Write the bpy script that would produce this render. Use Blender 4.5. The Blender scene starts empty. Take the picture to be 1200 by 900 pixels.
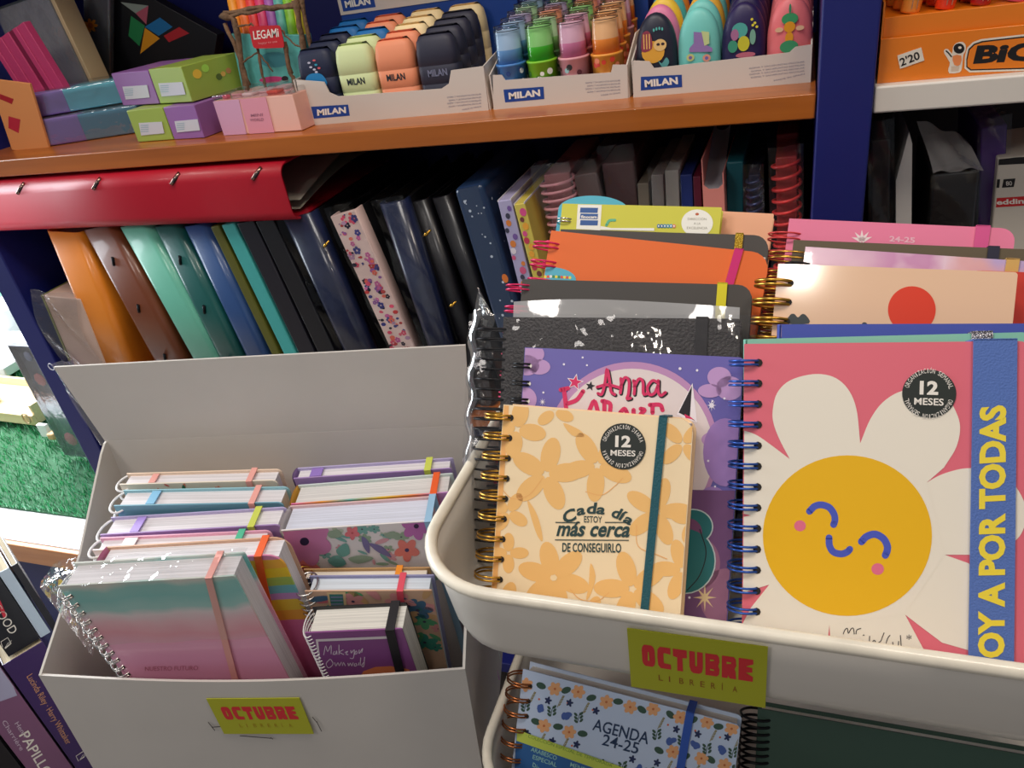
import bpy, bmesh, math, random
from mathutils import Vector, Matrix
random.seed(11)
SC = bpy.context.scene
COL = SC.collection
V = Vector

# ------------------------------------------------------------------ camera model
FPX = 900.0
D_ = V((260, 1530, 900)).normalized()
X_ = V((2482, 108, -900)); X_ = (X_ - D_ * X_.dot(D_)).normalized()
Z_ = -D_
Y_ = Z_.cross(X_)
def ray(px, py):
    c = V((px - 600, py - 450, FPX))
    return V((X_.dot(c), Y_.dot(c), Z_.dot(c)))
def on(px, py, n, c):
    r = ray(px, py); n = V(n)
    return r * (c / n.dot(r))
def onY(px, py, y): return on(px, py, (0, 1, 0), y)
def onZ(px, py, z): return on(px, py, (0, 0, 1), z)
def onX(px, py, x): return on(px, py, (1, 0, 0), x)

cam = bpy.data.cameras.new('camera'); co = bpy.data.objects.new('camera', cam); COL.objects.link(co)
cam.sensor_fit = 'HORIZONTAL'; cam.sensor_width = 36.0; cam.lens = 36.0 * FPX / 1200.0
cam.clip_start = 0.01; cam.clip_end = 50
# blender camera axes: right, up, back
right = V((X_.x, Y_.x, Z_.x)); down = V((X_.y, Y_.y, Z_.y)); fwd = V((X_.z, Y_.z, Z_.z))
co.matrix_world = Matrix(((right.x, -down.x, -fwd.x, 0), (right.y, -down.y, -fwd.y, 0), (right.z, -down.z, -fwd.z, 0), (0, 0, 0, 1)))
SC.camera = co

# ------------------------------------------------------------------ materials
def lin(c):
    out = []
    for v in c[:3]:
        v /= 255.0
        out.append(v / 12.92 if v <= 0.04045 else ((v + 0.055) / 1.055) ** 2.4)
    return (*out, 1)
_m = {}
def M(c, rough=.5, metal=0., coat=0., var=0., vs=30., bump=0., bs=200., em=0., spec=.5, trans=0.):
    k = (tuple(c), rough, metal, coat, var, vs, bump, bs, em, spec, trans)
    if k in _m: return _m[k]
    m = bpy.data.materials.new('mat'); m.use_nodes = True
    nt = m.node_tree; b = nt.nodes['Principled BSDF']
    col = lin(c)
    b.inputs['Base Color'].default_value = col
    b.inputs['Roughness'].default_value = rough
    b.inputs['Metallic'].default_value = metal
    b.inputs['Specular IOR Level'].default_value = spec
    b.inputs['Coat Weight'].default_value = coat
    b.inputs['Coat Roughness'].default_value = .08
    b.inputs['Transmission Weight'].default_value = trans
    tc = None
    if var or bump:
        tc = nt.nodes.new('ShaderNodeTexCoord')
    if var:
        n = nt.nodes.new('ShaderNodeTexNoise'); n.inputs['Scale'].default_value = vs; n.inputs['Detail'].default_value = 4
        nt.links.new(tc.outputs['Object'], n.inputs['Vector'])
        r = nt.nodes.new('ShaderNodeValToRGB')
        r.color_ramp.elements[0].position = .3; r.color_ramp.elements[1].position = .7
        r.color_ramp.elements[0].color = tuple(x * (1 - var) for x in col[:3]) + (1,)
        r.color_ramp.elements[1].color = tuple(min(1, x * (1 + var)) for x in col[:3]) + (1,)
        nt.links.new(n.outputs['Fac'], r.inputs['Fac']); nt.links.new(r.outputs['Color'], b.inputs['Base Color'])
    if bump:
        n = nt.nodes.new('ShaderNodeTexNoise'); n.inputs['Scale'].default_value = bs
        nt.links.new(tc.outputs['Object'], n.inputs['Vector'])
        u = nt.nodes.new('ShaderNodeBump'); u.inputs['Strength'].default_value = bump; u.inputs['Distance'].default_value = .002
        nt.links.new(n.outputs['Fac'], u.inputs['Height']); nt.links.new(u.outputs['Normal'], b.inputs['Normal'])
    _m[k] = m
    return m
def ramp_mat(key, stops, axis='Z', scale=1., noise=.0, ns=8., rough=.45, coat=0., off=0., const=False):
    """colour bands printed along one object axis, edges bent by noise"""
    if key in _m: return _m[key]
    m = bpy.data.materials.new('mat'); m.use_nodes = True
    nt = m.node_tree; b = nt.nodes['Principled BSDF']; b.inputs['Roughness'].default_value = rough; b.inputs['Coat Weight'].default_value = coat
    tc = nt.nodes.new('ShaderNodeTexCoord'); sp = nt.nodes.new('ShaderNodeSeparateXYZ')
    nt.links.new(tc.outputs['Object'], sp.inputs[0])
    ma = nt.nodes.new('ShaderNodeMath'); ma.operation = 'MULTIPLY_ADD'; ma.inputs[1].default_value = scale; ma.inputs[2].default_value = off
    nt.links.new(sp.outputs[axis], ma.inputs[0])
    last = ma.outputs[0]
    if noise:
        n = nt.nodes.new('ShaderNodeTexNoise'); n.inputs['Scale'].default_value = ns; n.inputs['Detail'].default_value = 3
        nt.links.new(tc.outputs['Object'], n.inputs['Vector'])
        s = nt.nodes.new('ShaderNodeMath'); s.operation = 'MULTIPLY_ADD'; s.inputs[1].default_value = noise; s.inputs[2].default_value = -noise / 2
        nt.links.new(n.outputs['Fac'], s.inputs[0])
        a = nt.nodes.new('ShaderNodeMath'); a.operation = 'ADD'; nt.links.new(last, a.inputs[0]); nt.links.new(s.outputs[0], a.inputs[1]); last = a.outputs[0]
    r = nt.nodes.new('ShaderNodeValToRGB')
    if const: r.color_ramp.interpolation = 'CONSTANT'
    els = r.color_ramp.elements
    els[0].position = stops[0][0]; els[0].color = lin(stops[0][1])
    els[1].position = stops[-1][0]; els[1].color = lin(stops[-1][1])
    for p, c in stops[1:-1]:
        e = els.new(p); e.color = lin(c)
    nt.links.new(last, r.inputs['Fac']); nt.links.new(r.outputs['Color'], b.inputs['Base Color'])
    _m[key] = m
    return m
def pages_mat(c=(232, 226, 216), axis='Y'):
    k = ('pages', c, axis)
    if k in _m: return _m[k]
    m = bpy.data.materials.new('mat'); m.use_nodes = True
    nt = m.node_tree; b = nt.nodes['Principled BSDF']; b.inputs['Roughness'].default_value = .8
    tc = nt.nodes.new('ShaderNodeTexCoord'); mp = nt.nodes.new('ShaderNodeMapping'); nt.links.new(tc.outputs['Object'], mp.inputs[0])
    s = [8, 8, 8]; s['XYZ'.index(axis)] = 1600
    mp.inputs['Scale'].default_value = s
    n = nt.nodes.new('ShaderNodeTexNoise'); n.inputs['Scale'].default_value = 1; nt.links.new(mp.outputs[0], n.inputs['Vector'])
    r = nt.nodes.new('ShaderNodeValToRGB'); col = lin(c)
    r.color_ramp.elements[0].position = .3; r.color_ramp.elements[1].position = .65
    r.color_ramp.elements[0].color = tuple(x * .72 for x in col[:3]) + (1,); r.color_ramp.elements[1].color = col
    nt.links.new(n.outputs['Fac'], r.inputs['Fac']); nt.links.new(r.outputs['Color'], b.inputs['Base Color'])
    _m[k] = m
    return m
def film(tint=(250, 250, 250), gloss=.12, bump=.5, bs=40., rough=.06, haze=0., fk=.7):
    """thin clear plastic film"""
    k = ('film', tint, gloss, bump, bs, rough, haze, fk)
    if k in _m: return _m[k]
    m = bpy.data.materials.new('mat'); m.use_nodes = True
    nt = m.node_tree; nt.nodes.remove(nt.nodes['Principled BSDF']); out = nt.nodes['Material Output']
    t = nt.nodes.new('ShaderNodeBsdfTransparent'); t.inputs[0].default_value = lin(tint)
    g = nt.nodes.new('ShaderNodeBsdfGlossy'); g.inputs['Roughness'].default_value = rough; g.inputs[0].default_value = (.9, .9, .9, 1)
    last = t.outputs[0]
    if haze:
        d = nt.nodes.new('ShaderNodeBsdfDiffuse'); d.inputs[0].default_value = (.8, .8, .8, 1)
        mh = nt.nodes.new('ShaderNodeMixShader'); mh.inputs[0].default_value = haze
        nt.links.new(t.outputs[0], mh.inputs[1]); nt.links.new(d.outputs[0], mh.inputs[2]); last = mh.outputs[0]
    mx = nt.nodes.new('ShaderNodeMixShader')
    lw = nt.nodes.new('ShaderNodeLayerWeight'); lw.inputs[0].default_value = .25
    ma = nt.nodes.new('ShaderNodeMath'); ma.operation = 'MULTIPLY_ADD'; ma.inputs[1].default_value = fk; ma.inputs[2].default_value = gloss
    ma.use_clamp = True
    nt.links.new(lw.outputs['Fresnel'], ma.inputs[0]); nt.links.new(ma.outputs[0], mx.inputs[0])
    nt.links.new(last, mx.inputs[1]); nt.links.new(g.outputs[0], mx.inputs[2]); nt.links.new(mx.outputs[0], out.inputs[0])
    if bump:
        tc = nt.nodes.new('ShaderNodeTexCoord'); n = nt.nodes.new('ShaderNodeTexNoise'); n.inputs['Scale'].default_value = bs; n.inputs['Detail'].default_value = 3
        nt.links.new(tc.outputs['Object'], n.inputs['Vector'])
        u = nt.nodes.new('ShaderNodeBump'); u.inputs['Strength'].default_value = bump; u.inputs['Distance'].default_value = .004
        nt.links.new(n.outputs['Fac'], u.inputs['Height']); nt.links.new(u.outputs['Normal'], g.inputs['Normal']); nt.links.new(u.outputs['Normal'], lw.inputs['Normal'])
    _m[k] = m
    return m
def wood_mat(c1, c2, scale=6, axis=0, rough=.35, coat=.2):
    k = ('wood', c1, c2, scale, axis, rough, coat)
    if k in _m: return _m[k]
    m = bpy.data.materials.new('mat'); m.use_nodes = True
    nt = m.node_tree; b = nt.nodes['Principled BSDF']; b.inputs['Roughness'].default_value = rough; b.inputs['Coat Weight'].default_value = coat
    tc = nt.nodes.new('ShaderNodeTexCoord'); mp = nt.nodes.new('ShaderNodeMapping'); nt.links.new(tc.outputs['Object'], mp.inputs[0])
    s = [scale * 9] * 3; s[axis] = scale * .6
    mp.inputs['Scale'].default_value = s
    n = nt.nodes.new('ShaderNodeTexNoise'); n.inputs['Scale'].default_value = 1; n.inputs['Detail'].default_value = 5; nt.links.new(mp.outputs[0], n.inputs['Vector'])
    r = nt.nodes.new('ShaderNodeValToRGB'); r.color_ramp.elements[0].position = .3; r.color_ramp.elements[1].position = .7
    r.color_ramp.elements[0].color = lin(c1); r.color_ramp.elements[1].color = lin(c2)
    nt.links.new(n.outputs['Fac'], r.inputs['Fac']); nt.links.new(r.outputs['Color'], b.inputs['Base Color'])
    _m[k] = m
    return m

# ------------------------------------------------------------------ mesh builder
def smooth_closed(pts, n=6):
    out = []; L = len(pts)
    for i in range(L):
        p0, p1, p2, p3 = (V(pts[(i + k - 1) % L]) for k in range(4))
        for j in range(n):
            t = j / n
            out.append(.5 * ((2 * p1) + (p2 - p0) * t + (2 * p0 - 5 * p1 + 4 * p2 - p3) * t * t + (3 * p1 - p0 - 3 * p2 + p3) * t ** 3))
    return out
def smooth_open(pts, n=6):
    pts = [V(p) for p in pts]; out = []
    for i in range(len(pts) - 1):
        p1, p2 = pts[i], pts[i + 1]; p0 = pts[i - 1] if i else p1 * 2 - p2; p3 = pts[i + 2] if i + 2 < len(pts) else p2 * 2 - p1
        for j in range(n):
            t = j / n
            out.append(.5 * ((2 * p1) + (p2 - p0) * t + (2 * p0 - 5 * p1 + 4 * p2 - p3) * t * t + (3 * p1 - p0 - 3 * p2 + p3) * t ** 3))
    out.append(pts[-1]); return out
def rrect(x0, x1, z0, z1, r, n=5, corners=(1, 1, 1, 1)):
    """outline, corners order bl, br, tr, tl"""
    out = []
    for (cx, cz, a0, on_) in ((x0, z0, 180, corners[0]), (x1, z0, 270, corners[1]), (x1, z1, 0, corners[2]), (x0, z1, 90, corners[3])):
        if not on_ or r <= 0: out.append((cx, cz)); continue
        ox = cx + (r if cx == x0 else -r); oz = cz + (r if cz == z0 else -r)
        for k in range(n + 1):
            a = math.radians(a0 + 90 * k / n); out.append((ox + r * math.cos(a), oz + r * math.sin(a)))
    return out
def clip2(poly, x0, x1, z0, z1):
    def cl(ps, f, inter):
        o = []
        for i in range(len(ps)):
            a, b = ps[i - 1], ps[i]
            fa, fb = f(a), f(b)
            if fb:
                if not fa: o.append(inter(a, b))
                o.append(b)
            elif fa: o.append(inter(a, b))
        return o
    def ix(v): return lambda a, b: (v, a[1] + (b[1] - a[1]) * (v - a[0]) / ((b[0] - a[0]) or 1e-9))
    def iz(v): return lambda a, b: (a[0] + (b[0] - a[0]) * (v - a[1]) / ((b[1] - a[1]) or 1e-9), v)
    ps = [(p[0], p[1]) for p in poly]
    for f, i in ((lambda p: p[0] >= x0, ix(x0)), (lambda p: p[0] <= x1, ix(x1)), (lambda p: p[1] >= z0, iz(z0)), (lambda p: p[1] <= z1, iz(z1))):
        ps = cl(ps, f, i)
        if len(ps) < 3: return []
    return ps
_glyph = {}
def glyph_mesh(s, bold=0.):
    k = (s, bold)
    if k in _glyph: return _glyph[k]
    cu = bpy.data.curves.new('t', 'FONT'); cu.body = s; cu.size = 1; cu.offset = bold; cu.resolution_u = 3
    o = bpy.data.objects.new('t', cu); COL.objects.link(o)
    dg = bpy.context.evaluated_depsgraph_get(); me = o.evaluated_get(dg).to_mesh()
    vs = [(v.co.x, v.co.y) for v in me.vertices]; fs = [tuple(p.vertices) for p in me.polygons]
    o.evaluated_get(dg).to_mesh_clear(); bpy.data.objects.remove(o); bpy.data.curves.remove(cu)
    if not vs: r = ([], [], 0, 0, 0, 0)
    else:
        xs = [v[0] for v in vs]; ys = [v[1] for v in vs]
        r = (vs, fs, min(xs), max(xs), min(ys), max(ys))
    _glyph[k] = r
    return r

class MB:
    def __init__(s): s.bm = bmesh.new(); s.mats = []
    def mi(s, m):
        if m not in s.mats: s.mats.append(m)
        return s.mats.index(m)
    def face(s, pts, m, sm=False):
        vs = [s.bm.verts.new(V(p)) for p in pts]
        try: f = s.bm.faces.new(vs)
        except ValueError: return None
        f.material_index = s.mi(m); f.smooth = sm
        return f
    def box(s, x0, x1, y0, y1, z0, z1, m, bev=0, mat=None, seg=2):
        if x1 < x0: x0, x1 = x1, x0
        r = bmesh.ops.create_cube(s.bm, size=1)
        vs = r['verts']
        for v in vs: v.co = V((x0 + (v.co.x + .5) * (x1 - x0), y0 + (v.co.y + .5) * (y1 - y0), z0 + (v.co.z + .5) * (z1 - z0)))
        fs = {f for v in vs for f in v.link_faces}
        i = s.mi(m)
        for f in fs: f.material_index = i
        if bev:
            es = list({e for v in vs for e in v.link_edges})
            b = bmesh.ops.bevel(s.bm, geom=es, offset=bev, segments=seg, profile=.5, affect='EDGES')
            for f in b['faces']: f.material_index = i; f.smooth = True
            vs = list({v for f in b['faces'] for v in f.verts} | {v for v in vs if v.is_valid})
        if mat is not None:
            for v in vs: v.co = mat @ v.co
        return vs
    def prism(s, outline, y0, y1, m, m_front=None, sm=False):
        """outline in x,z extruded along y"""
        n = len(outline); i = s.mi(m)
        a = [s.bm.verts.new((p[0], y0, p[1])) for p in outline]; b = [s.bm.verts.new((p[0], y1, p[1])) for p in outline]
        f = s.bm.faces.new(a); f.material_index = s.mi(m_front) if m_front else i
        f = s.bm.faces.new(b[::-1]); f.material_index = i
        for k in range(n):
            f = s.bm.faces.new((a[k], b[k], b[(k + 1) % n], a[(k + 1) % n])); f.material_index = i; f.smooth = sm
        return a + b
    def tube(s, pts, r, m, n=6, closed=False, caps=True):
        pts = [V(p) for p in pts]; L = len(pts); rings = []; i = s.mi(m)
        up = None
        for k, p in enumerate(pts):
            if closed: t = pts[(k + 1) % L] - pts[k - 1]
            else: t = pts[min(k + 1, L - 1)] - pts[max(k - 1, 0)]
            t.normalize()
            if up is None:
                up = V((0, 0, 1)) if abs(t.z) < .9 else V((1, 0, 0))
            a = (up - t * up.dot(t))
            if a.length < 1e-5: a = t.orthogonal()
            a.normalize(); up = a; b = t.cross(a)
            rr = r[k] if isinstance(r, (list, tuple)) else r
            rings.append([s.bm.verts.new(p + (a * math.cos(2 * math.pi * q / n) + b * math.sin(2 * math.pi * q / n)) * rr) for q in range(n)])
        for k in range(L if closed else L - 1):
            A, B = rings[k], rings[(k + 1) % L]
            for q in range(n):
                f = s.bm.faces.new((A[q], A[(q + 1) % n], B[(q + 1) % n], B[q])); f.smooth = True; f.material_index = i
        if caps and not closed:
            for R in (rings[0][::-1], rings[-1]):
                f = s.bm.faces.new(R); f.material_index = i
    def lathe(s, prof, m, n=20, c=(0, 0, 0), cap=True, sx=1., sy=1.):
        """profile [(r, z[, mat])] round the z axis"""
        rings = []
        for p in prof:
            rings.append([s.bm.verts.new((c[0] + p[0] * sx * math.cos(2 * math.pi * q / n), c[1] + p[0] * sy * math.sin(2 * math.pi * q / n), c[2] + p[1])) for q in range(n)])
        for k in range(len(prof) - 1):
            mm = prof[k + 1][2] if len(prof[k + 1]) > 2 else m
            for q in range(n):
                f = s.bm.faces.new((rings[k][q], rings[k][(q + 1) % n], rings[k + 1][(q + 1) % n], rings[k + 1][q])); f.smooth = True; f.material_index = s.mi(mm)
        if cap:
            f = s.bm.faces.new(rings[0][::-1]); f.material_index = s.mi(m)
            f = s.bm.faces.new(rings[-1]); f.material_index = s.mi(prof[-1][2] if len(prof[-1]) > 2 else m)
    def grid(s, fn, nu, nv, m, sm=True):
        g = [[s.bm.verts.new(V(fn(u / nu, v / nv))) for v in range(nv + 1)] for u in range(nu + 1)]
        for u in range(nu):
            for v in range(nv):
                f = s.bm.faces.new((g[u][v], g[u + 1][v], g[u + 1][v + 1], g[u][v + 1])); f.smooth = sm; f.material_index = s.mi(m)
    def build(s, name, parent=None, fr=None, nrm=True, mat=None):
        if nrm:
            bmesh.ops.recalc_face_normals(s.bm, faces=s.bm.faces[:])
        me = bpy.data.meshes.new(name); s.bm.to_mesh(me); s.bm.free()
        for m in s.mats: me.materials.append(m)
        o = bpy.data.objects.new(name, me); COL.objects.link(o)
        if fr is not None: o.matrix_world = fr.mat()
        if mat is not None: o.matrix_world = mat
        if parent is not None: o.parent = parent
        return o

class Frame:
    """local x right, y away from the viewer, z up; px() turns a point seen on the y=off plane into local x,z"""
    def __init__(s, O, ux, uz, w=0, h=0):
        s.O = V(O); s.uz = V(uz).normalized(); ux = V(ux); s.ux = (ux - s.uz * ux.dot(s.uz)).normalized(); s.uy = s.uz.cross(s.ux); s.w = w; s.h = h
    def mat(s):
        a, b, c, o = s.ux, s.uy, s.uz, s.O
        return Matrix(((a.x, b.x, c.x, o.x), (a.y, b.y, c.y, o.y), (a.z, b.z, c.z, o.z), (0, 0, 0, 1)))
    def px(s, x, y, off=0.):
        P = on(x, y, s.uy, s.uy.dot(s.O) + off) - s.O
        return (P.dot(s.ux), P.dot(s.uz))
def frame_px(n, c, TL, TR, BL=None, h=None, zf=None, rot=0):
    """pose of a flat face on plane n.p=c from where its corners are"""
    n = V(n).normalized()
    a = on(*TL, n, c); b = on(*TR, n, c)
    if BL is not None:
        d = on(*BL, n, c); up = (a - d).normalized(); ux = (b - a); ux -= up * ux.dot(up)
        h = (a - d).length
        return Frame(d, ux, up, ux.length, h)
    ux = (b - a).normalized(); up = ux.cross(n).normalized()
    if up.z < 0: up = -up
    if zf is not None: h = (a.z - zf) / up.z
    return Frame(a - up * h, ux, up, (b - a).length, h)

def tag(o, label=None, cat=None, group=None, kind=None):
    if label: o['label'] = label
    if cat: o['category'] = cat
    if group: o['group'] = group
    if kind: o['kind'] = kind
    return o
def empty(name, label, cat, fr=None, loc=None, group=None, mat=None):
    o = bpy.data.objects.new(name, None); COL.objects.link(o); o.empty_display_size = .02
    if fr is not None: o.matrix_world = fr.mat()
    elif mat is not None: o.matrix_world = mat
    elif loc is not None: o.location = loc
    return tag(o, label, cat, group)
def copy_tree(o, parent=None):
    c = o.copy(); COL.objects.link(c)
    if parent is not None: c.parent = parent
    for ch in list(o.children): copy_tree(ch, c)
    return c

class Art:
    """flat printed shapes on a face: photo points are mapped to the face"""
    def __init__(s, mb, fr, w, h, off=0., sgn=-1): s.mb = mb; s.fr = fr; s.w = w; s.h = h; s.off = off; s.sgn = sgn; s.clip = (0.0005, w - .0005, 0.0005, h - .0005)
    def y(s, layer): return s.off + s.sgn * (.00012 * layer + .00008)
    def P(s, p): return s.fr.px(p[0], p[1], s.off)
    def loc(s, pts, m, layer=1, clip=True):
        ps = clip2(pts, *s.clip) if clip else pts
        q = []
        for p in ps:
            if not q or (abs(p[0] - q[-1][0]) + abs(p[1] - q[-1][1])) > 1e-6: q.append(p)
        if len(q) < 3: return
        s.mb.face([(p[0], s.y(layer), p[1]) for p in q], m)
    def poly(s, px, m, layer=1, sm=0):
        if sm: px = smooth_closed(px, sm)
        s.loc([s.P(p) for p in px], m, layer)
    def ell(s, cx, cy, rx, ry, m, layer=1, rot=0, n=28):
        c, t = math.cos(rot), math.sin(rot)
        s.poly([(cx + rx * math.cos(a) * c - ry * math.sin(a) * t, cy + rx * math.cos(a) * t + ry * math.sin(a) * c) for a in (2 * math.pi * k / n for k in range(n))], m, layer)
    def stroke(s, pts, wpx, m, layer=3, sm=5, caps=True):
        if sm: pts = smooth_open(pts, sm)
        pts = [V(p).to_2d() if len(p) > 2 else V(p) for p in pts]
        q = []
        for i, p in enumerate(pts):
            t = (pts[min(i + 1, len(pts) - 1)] - pts[max(i - 1, 0)])
            if t.length < 1e-6: continue
            t.normalize(); nn = V((-t.y, t.x)) * wpx / 2
            q.append((p + nn, p - nn))
        for i in range(len(q) - 1):
            s.loc([s.P(x) for x in (q[i][0], q[i + 1][0], q[i + 1][1], q[i][1])], m, layer + (i % 2) * .1)
        if caps and wpx > 2:
            for p in (pts[0], pts[-1]): s.ell(p.x, p.y, wpx / 2, wpx / 2, m, layer, n=12)
    def text(s, txt, a, b, hpx, m, layer=3, bold=.0, shear=0., up=None):
        """text whose ink runs from a to b along its baseline, ink height hpx"""
        vs, fs, x0, x1, y0, y1 = glyph_mesh(txt, bold)
        if not vs: return
        A = V(s.P(a)); B = V(s.P(b)); e = (B - A)
        d = V((b[0] - a[0], b[1] - a[1])).normalized(); nrm = V((d.y, -d.x))
        if up is not None: nrm = V(up)
        T = V(s.P((a[0] + nrm.x * hpx, a[1] + nrm.y * hpx))) - A
        _, _, _, _, cy0, cy1 = glyph_mesh('H', bold)
        yy = s.y(layer)
        out = []
        for v in vs:
            u = (v[0] - x0) / (x1 - x0); w = (v[1] - cy0) / (cy1 - cy0)
            p = A + e * u + T * w + e.normalized() * (shear * w * T.length)
            out.append((p.x, yy, p.y))
        bv = [s.mb.bm.verts.new(o) for o in out]; i = s.mb.mi(m)
        for f in fs:
            try: ff = s.mb.bm.faces.new([bv[k] for k in f]); ff.material_index = i
            except ValueError: pass
    def arc_text(s, txt, c, r, a0, a1, hpx, m, layer=4, bold=0., outward=True, wf=.8):
        """letters round a circle; angles in degrees, 0 = right, growing clockwise on the photo"""
        n = len(txt)
        for k, ch in enumerate(txt):
            if ch == ' ': continue
            a = math.radians(a0 + (a1 - a0) * (k + .5) / n)
            ctr = V((c[0] + r * math.cos(a), c[1] + r * math.sin(a)))
            rad = V((math.cos(a), math.sin(a))); tan = V((-rad.y, rad.x))
            if not outward: rad = -rad; tan = -tan
            wd = abs(math.radians(a1 - a0) / n * r) * wf
            if ch in 'Ii·.': wd *= .35
            p0 = ctr - tan * wd / 2 - rad * hpx / 2; p1 = ctr + tan * wd / 2 - rad * hpx / 2
            s.text(ch, tuple(p0), tuple(p1), hpx, m, layer, bold, up=tuple(rad))

# ------------------------------------------------------------------ book / notebook
PAGES = pages_mat()
def wire(mb, w_off, t, zs, m, a=.011, hole=.006, r=.0006, dbl=.0022, holes=None, n=22, b=None):
    b = b or (t / 2 + .004)
    cx = hole - a * math.sqrt(max(0, 1 - (t / 2 / b) ** 2))
    for z in zs:
        for dz in ((-dbl / 2, dbl / 2) if dbl else (0,)):
            pts = [(cx + a * math.cos(2 * math.pi * k / n), t / 2 + b * math.sin(2 * math.pi * k / n), z + dz) for k in range(n)]
            mb.tube(pts, r, m, n=5, closed=True)
def book(name, label, fr, t, cover, cat='notebook', back=None, pages=None, art=None, rings=None, band=None, bandw=.006, tab=None, rnd=.005, group=None,
         cov_t=.0014, extra=None, pagein=.003, sticker=None, top_in=.003, right_in=.003, spine=None):
    w, h = fr.w, fr.h
    root = empty(name, label, cat, fr, group=group)
    cn = (0, 1, 1, 0)
    back = back or cover
    mb = MB(); mb.prism(rrect(0, w, 0, h, rnd, corners=cn), t - cov_t, t, back); mb.build('back_cover', root)
    mb = MB(); mb.box(.002 if not rings else .003, w - right_in, cov_t, t - cov_t, .002, h - top_in, pages or PAGES); mb.build('pages', root)
    mb = MB(); mb.prism(rrect(0, w, 0, h, rnd, corners=cn), 0, cov_t, cover)
    A = Art(mb, fr, w, h)
    if art: art(A)
    if rings and rings.get('holes'):
        z = rings.get('z0', h - .012)
        while z > .006:
            hw = rings.get('hw', .0022)
            mb.face([(rings.get('hole', .006) + hw * math.cos(q * math.pi / 4), -.0006, z + hw * math.sin(q * math.pi / 4)) for q in range(8)], rings['holes'])
            z -= rings['p']
    mb.build('front_cover', root, nrm=True)
    if rings:
        mb = MB(); zs = []; z = rings.get('z0', h - .012)
        while z > .006: zs.append(z); z -= rings['p']
        wire(mb, 0, t, zs, rings['m'], a=rings.get('a', .011), r=rings.get('r', .0007), dbl=rings.get('dbl', .0024), hole=rings.get('hole', .006), b=rings.get('b'))
        mb.build('wire_binding', root)
    else:
        mb = MB()
        mb.grid(lambda u, v: (-.0012 - .0016 * math.sin(math.pi * u), u * t, v * h), 8, 1, spine or cover)
        mb.grid(lambda u, v: (-.0002 - .0016 * math.sin(math.pi * u), u * t, v * h), 8, 1, spine or cover)
        mb.build('spine', root)
    if band:
        for (u0, u1, m, bw) in ([band] if isinstance(band[0], (int, float)) else band):
            # elastic runs from u1 at the foot to u0 at the top, round front, top, back
            mb = MB(); th = .0009
            def strip(y0, y1):
                mb.prism([(u1 - bw / 2, 0), (u1 + bw / 2, 0), (u0 + bw / 2, h + th), (u0 - bw / 2, h + th)], y0, y1, m)
            strip(-.0008 - th, -.0008); strip(t + .0005, t + .0005 + th)
            mb.box(u0 - bw / 2, u0 + bw / 2, -.0008 - th, t + .0005 + th, h + .0002, h + th + .0002, m)
            mb.build('elastic_band', root)
    if tab:
        for (u, m, bw) in ([tab] if isinstance(tab[0], (int, float)) else tab):
            mb = MB(); mb.box(u - bw / 2, u + bw / 2, .002, t - .002, h - .001, h - .0001, m)
            mb.build('page_marker', root)
    if sticker: sticker(root, fr)
    if extra: extra(root, fr, w, h, t)
    return root

# ================================================================== SETTING
WHITE = M((214, 208, 198), .35, coat=.3)
BLUE = M((22, 30, 105), .45, var=.15, vs=3)
WOOD = wood_mat((156, 82, 20), (186, 104, 34), 5, 0)
def struct(name, mb, **k): o = mb.build(name, **k); o['kind'] = 'structure'; return o
ZSH = -.1695      # top of the wooden shelf
ZMID = -.56       # top of the shelf under it
ZFL = -1.35
mb = MB(); mb.box(-4, 2.5, -2, 3.2, ZFL - .05, ZFL, M((120, 110, 100), .5, var=.1)); struct('floor', mb)
mb = MB(); mb.box(-4, 2.5, 3.2, 3.25, ZFL, 1.4, M((205, 205, 208), .8)); struct('wall_back', mb)

cab = empty('bookcase', 'dark blue bookcase with an orange wooden shelf and a white shelf in its right bay', 'bookcase', loc=(-1.19, .795, ZFL))
def cpart(mb, n): 
    o = mb.build(n); o.parent = cab; o.location = (1.19, -.795, -ZFL); return o
for x0, x1, y0 in ((-1.19, -1.145, .795), (.0125, .0605, .795), (.75, .8, .795)):
    mb = MB(); mb.box(x0, x1, y0, 1.2, ZFL, .55, BLUE, .002); cpart(mb, 'upright')
mb = MB(); mb.box(-1.145, .0125, 1.17, 1.2, ZFL, .55, BLUE); mb.box(.0605, .75, 1.17, 1.2, ZFL, .55, M((10, 10, 20), .6)); cpart(mb, 'back_panel')
mb = MB(); mb.box(-1.144, .0115, .8, 1.169, -.193, ZSH, WOOD, .0015); tag(cpart(mb, 'shelf'), 'orange wooden shelf')
mb = MB(); mb.box(.0612, .7495, .8, 1.169, -.192, -.168, M((222, 215, 205), .4), .002); tag(cpart(mb, 'shelf'), 'white shelf')
for x0, x1 in ((-1.144, .0115), (.0612, .7495)):
    mb = MB(); mb.box(x0, x1, .8, 1.169, ZMID - .023, ZMID, WOOD, .0015); cpart(mb, 'shelf')
    mb = MB(); mb.box(x0, x1, .8, 1.169, .24, .264, WOOD, .0015); cpart(mb, 'shelf')
    mb = MB(); mb.box(x0, x1, .8, 1.169, -1.1, -1.077, BLUE, .0015); cpart(mb, 'shelf')

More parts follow.
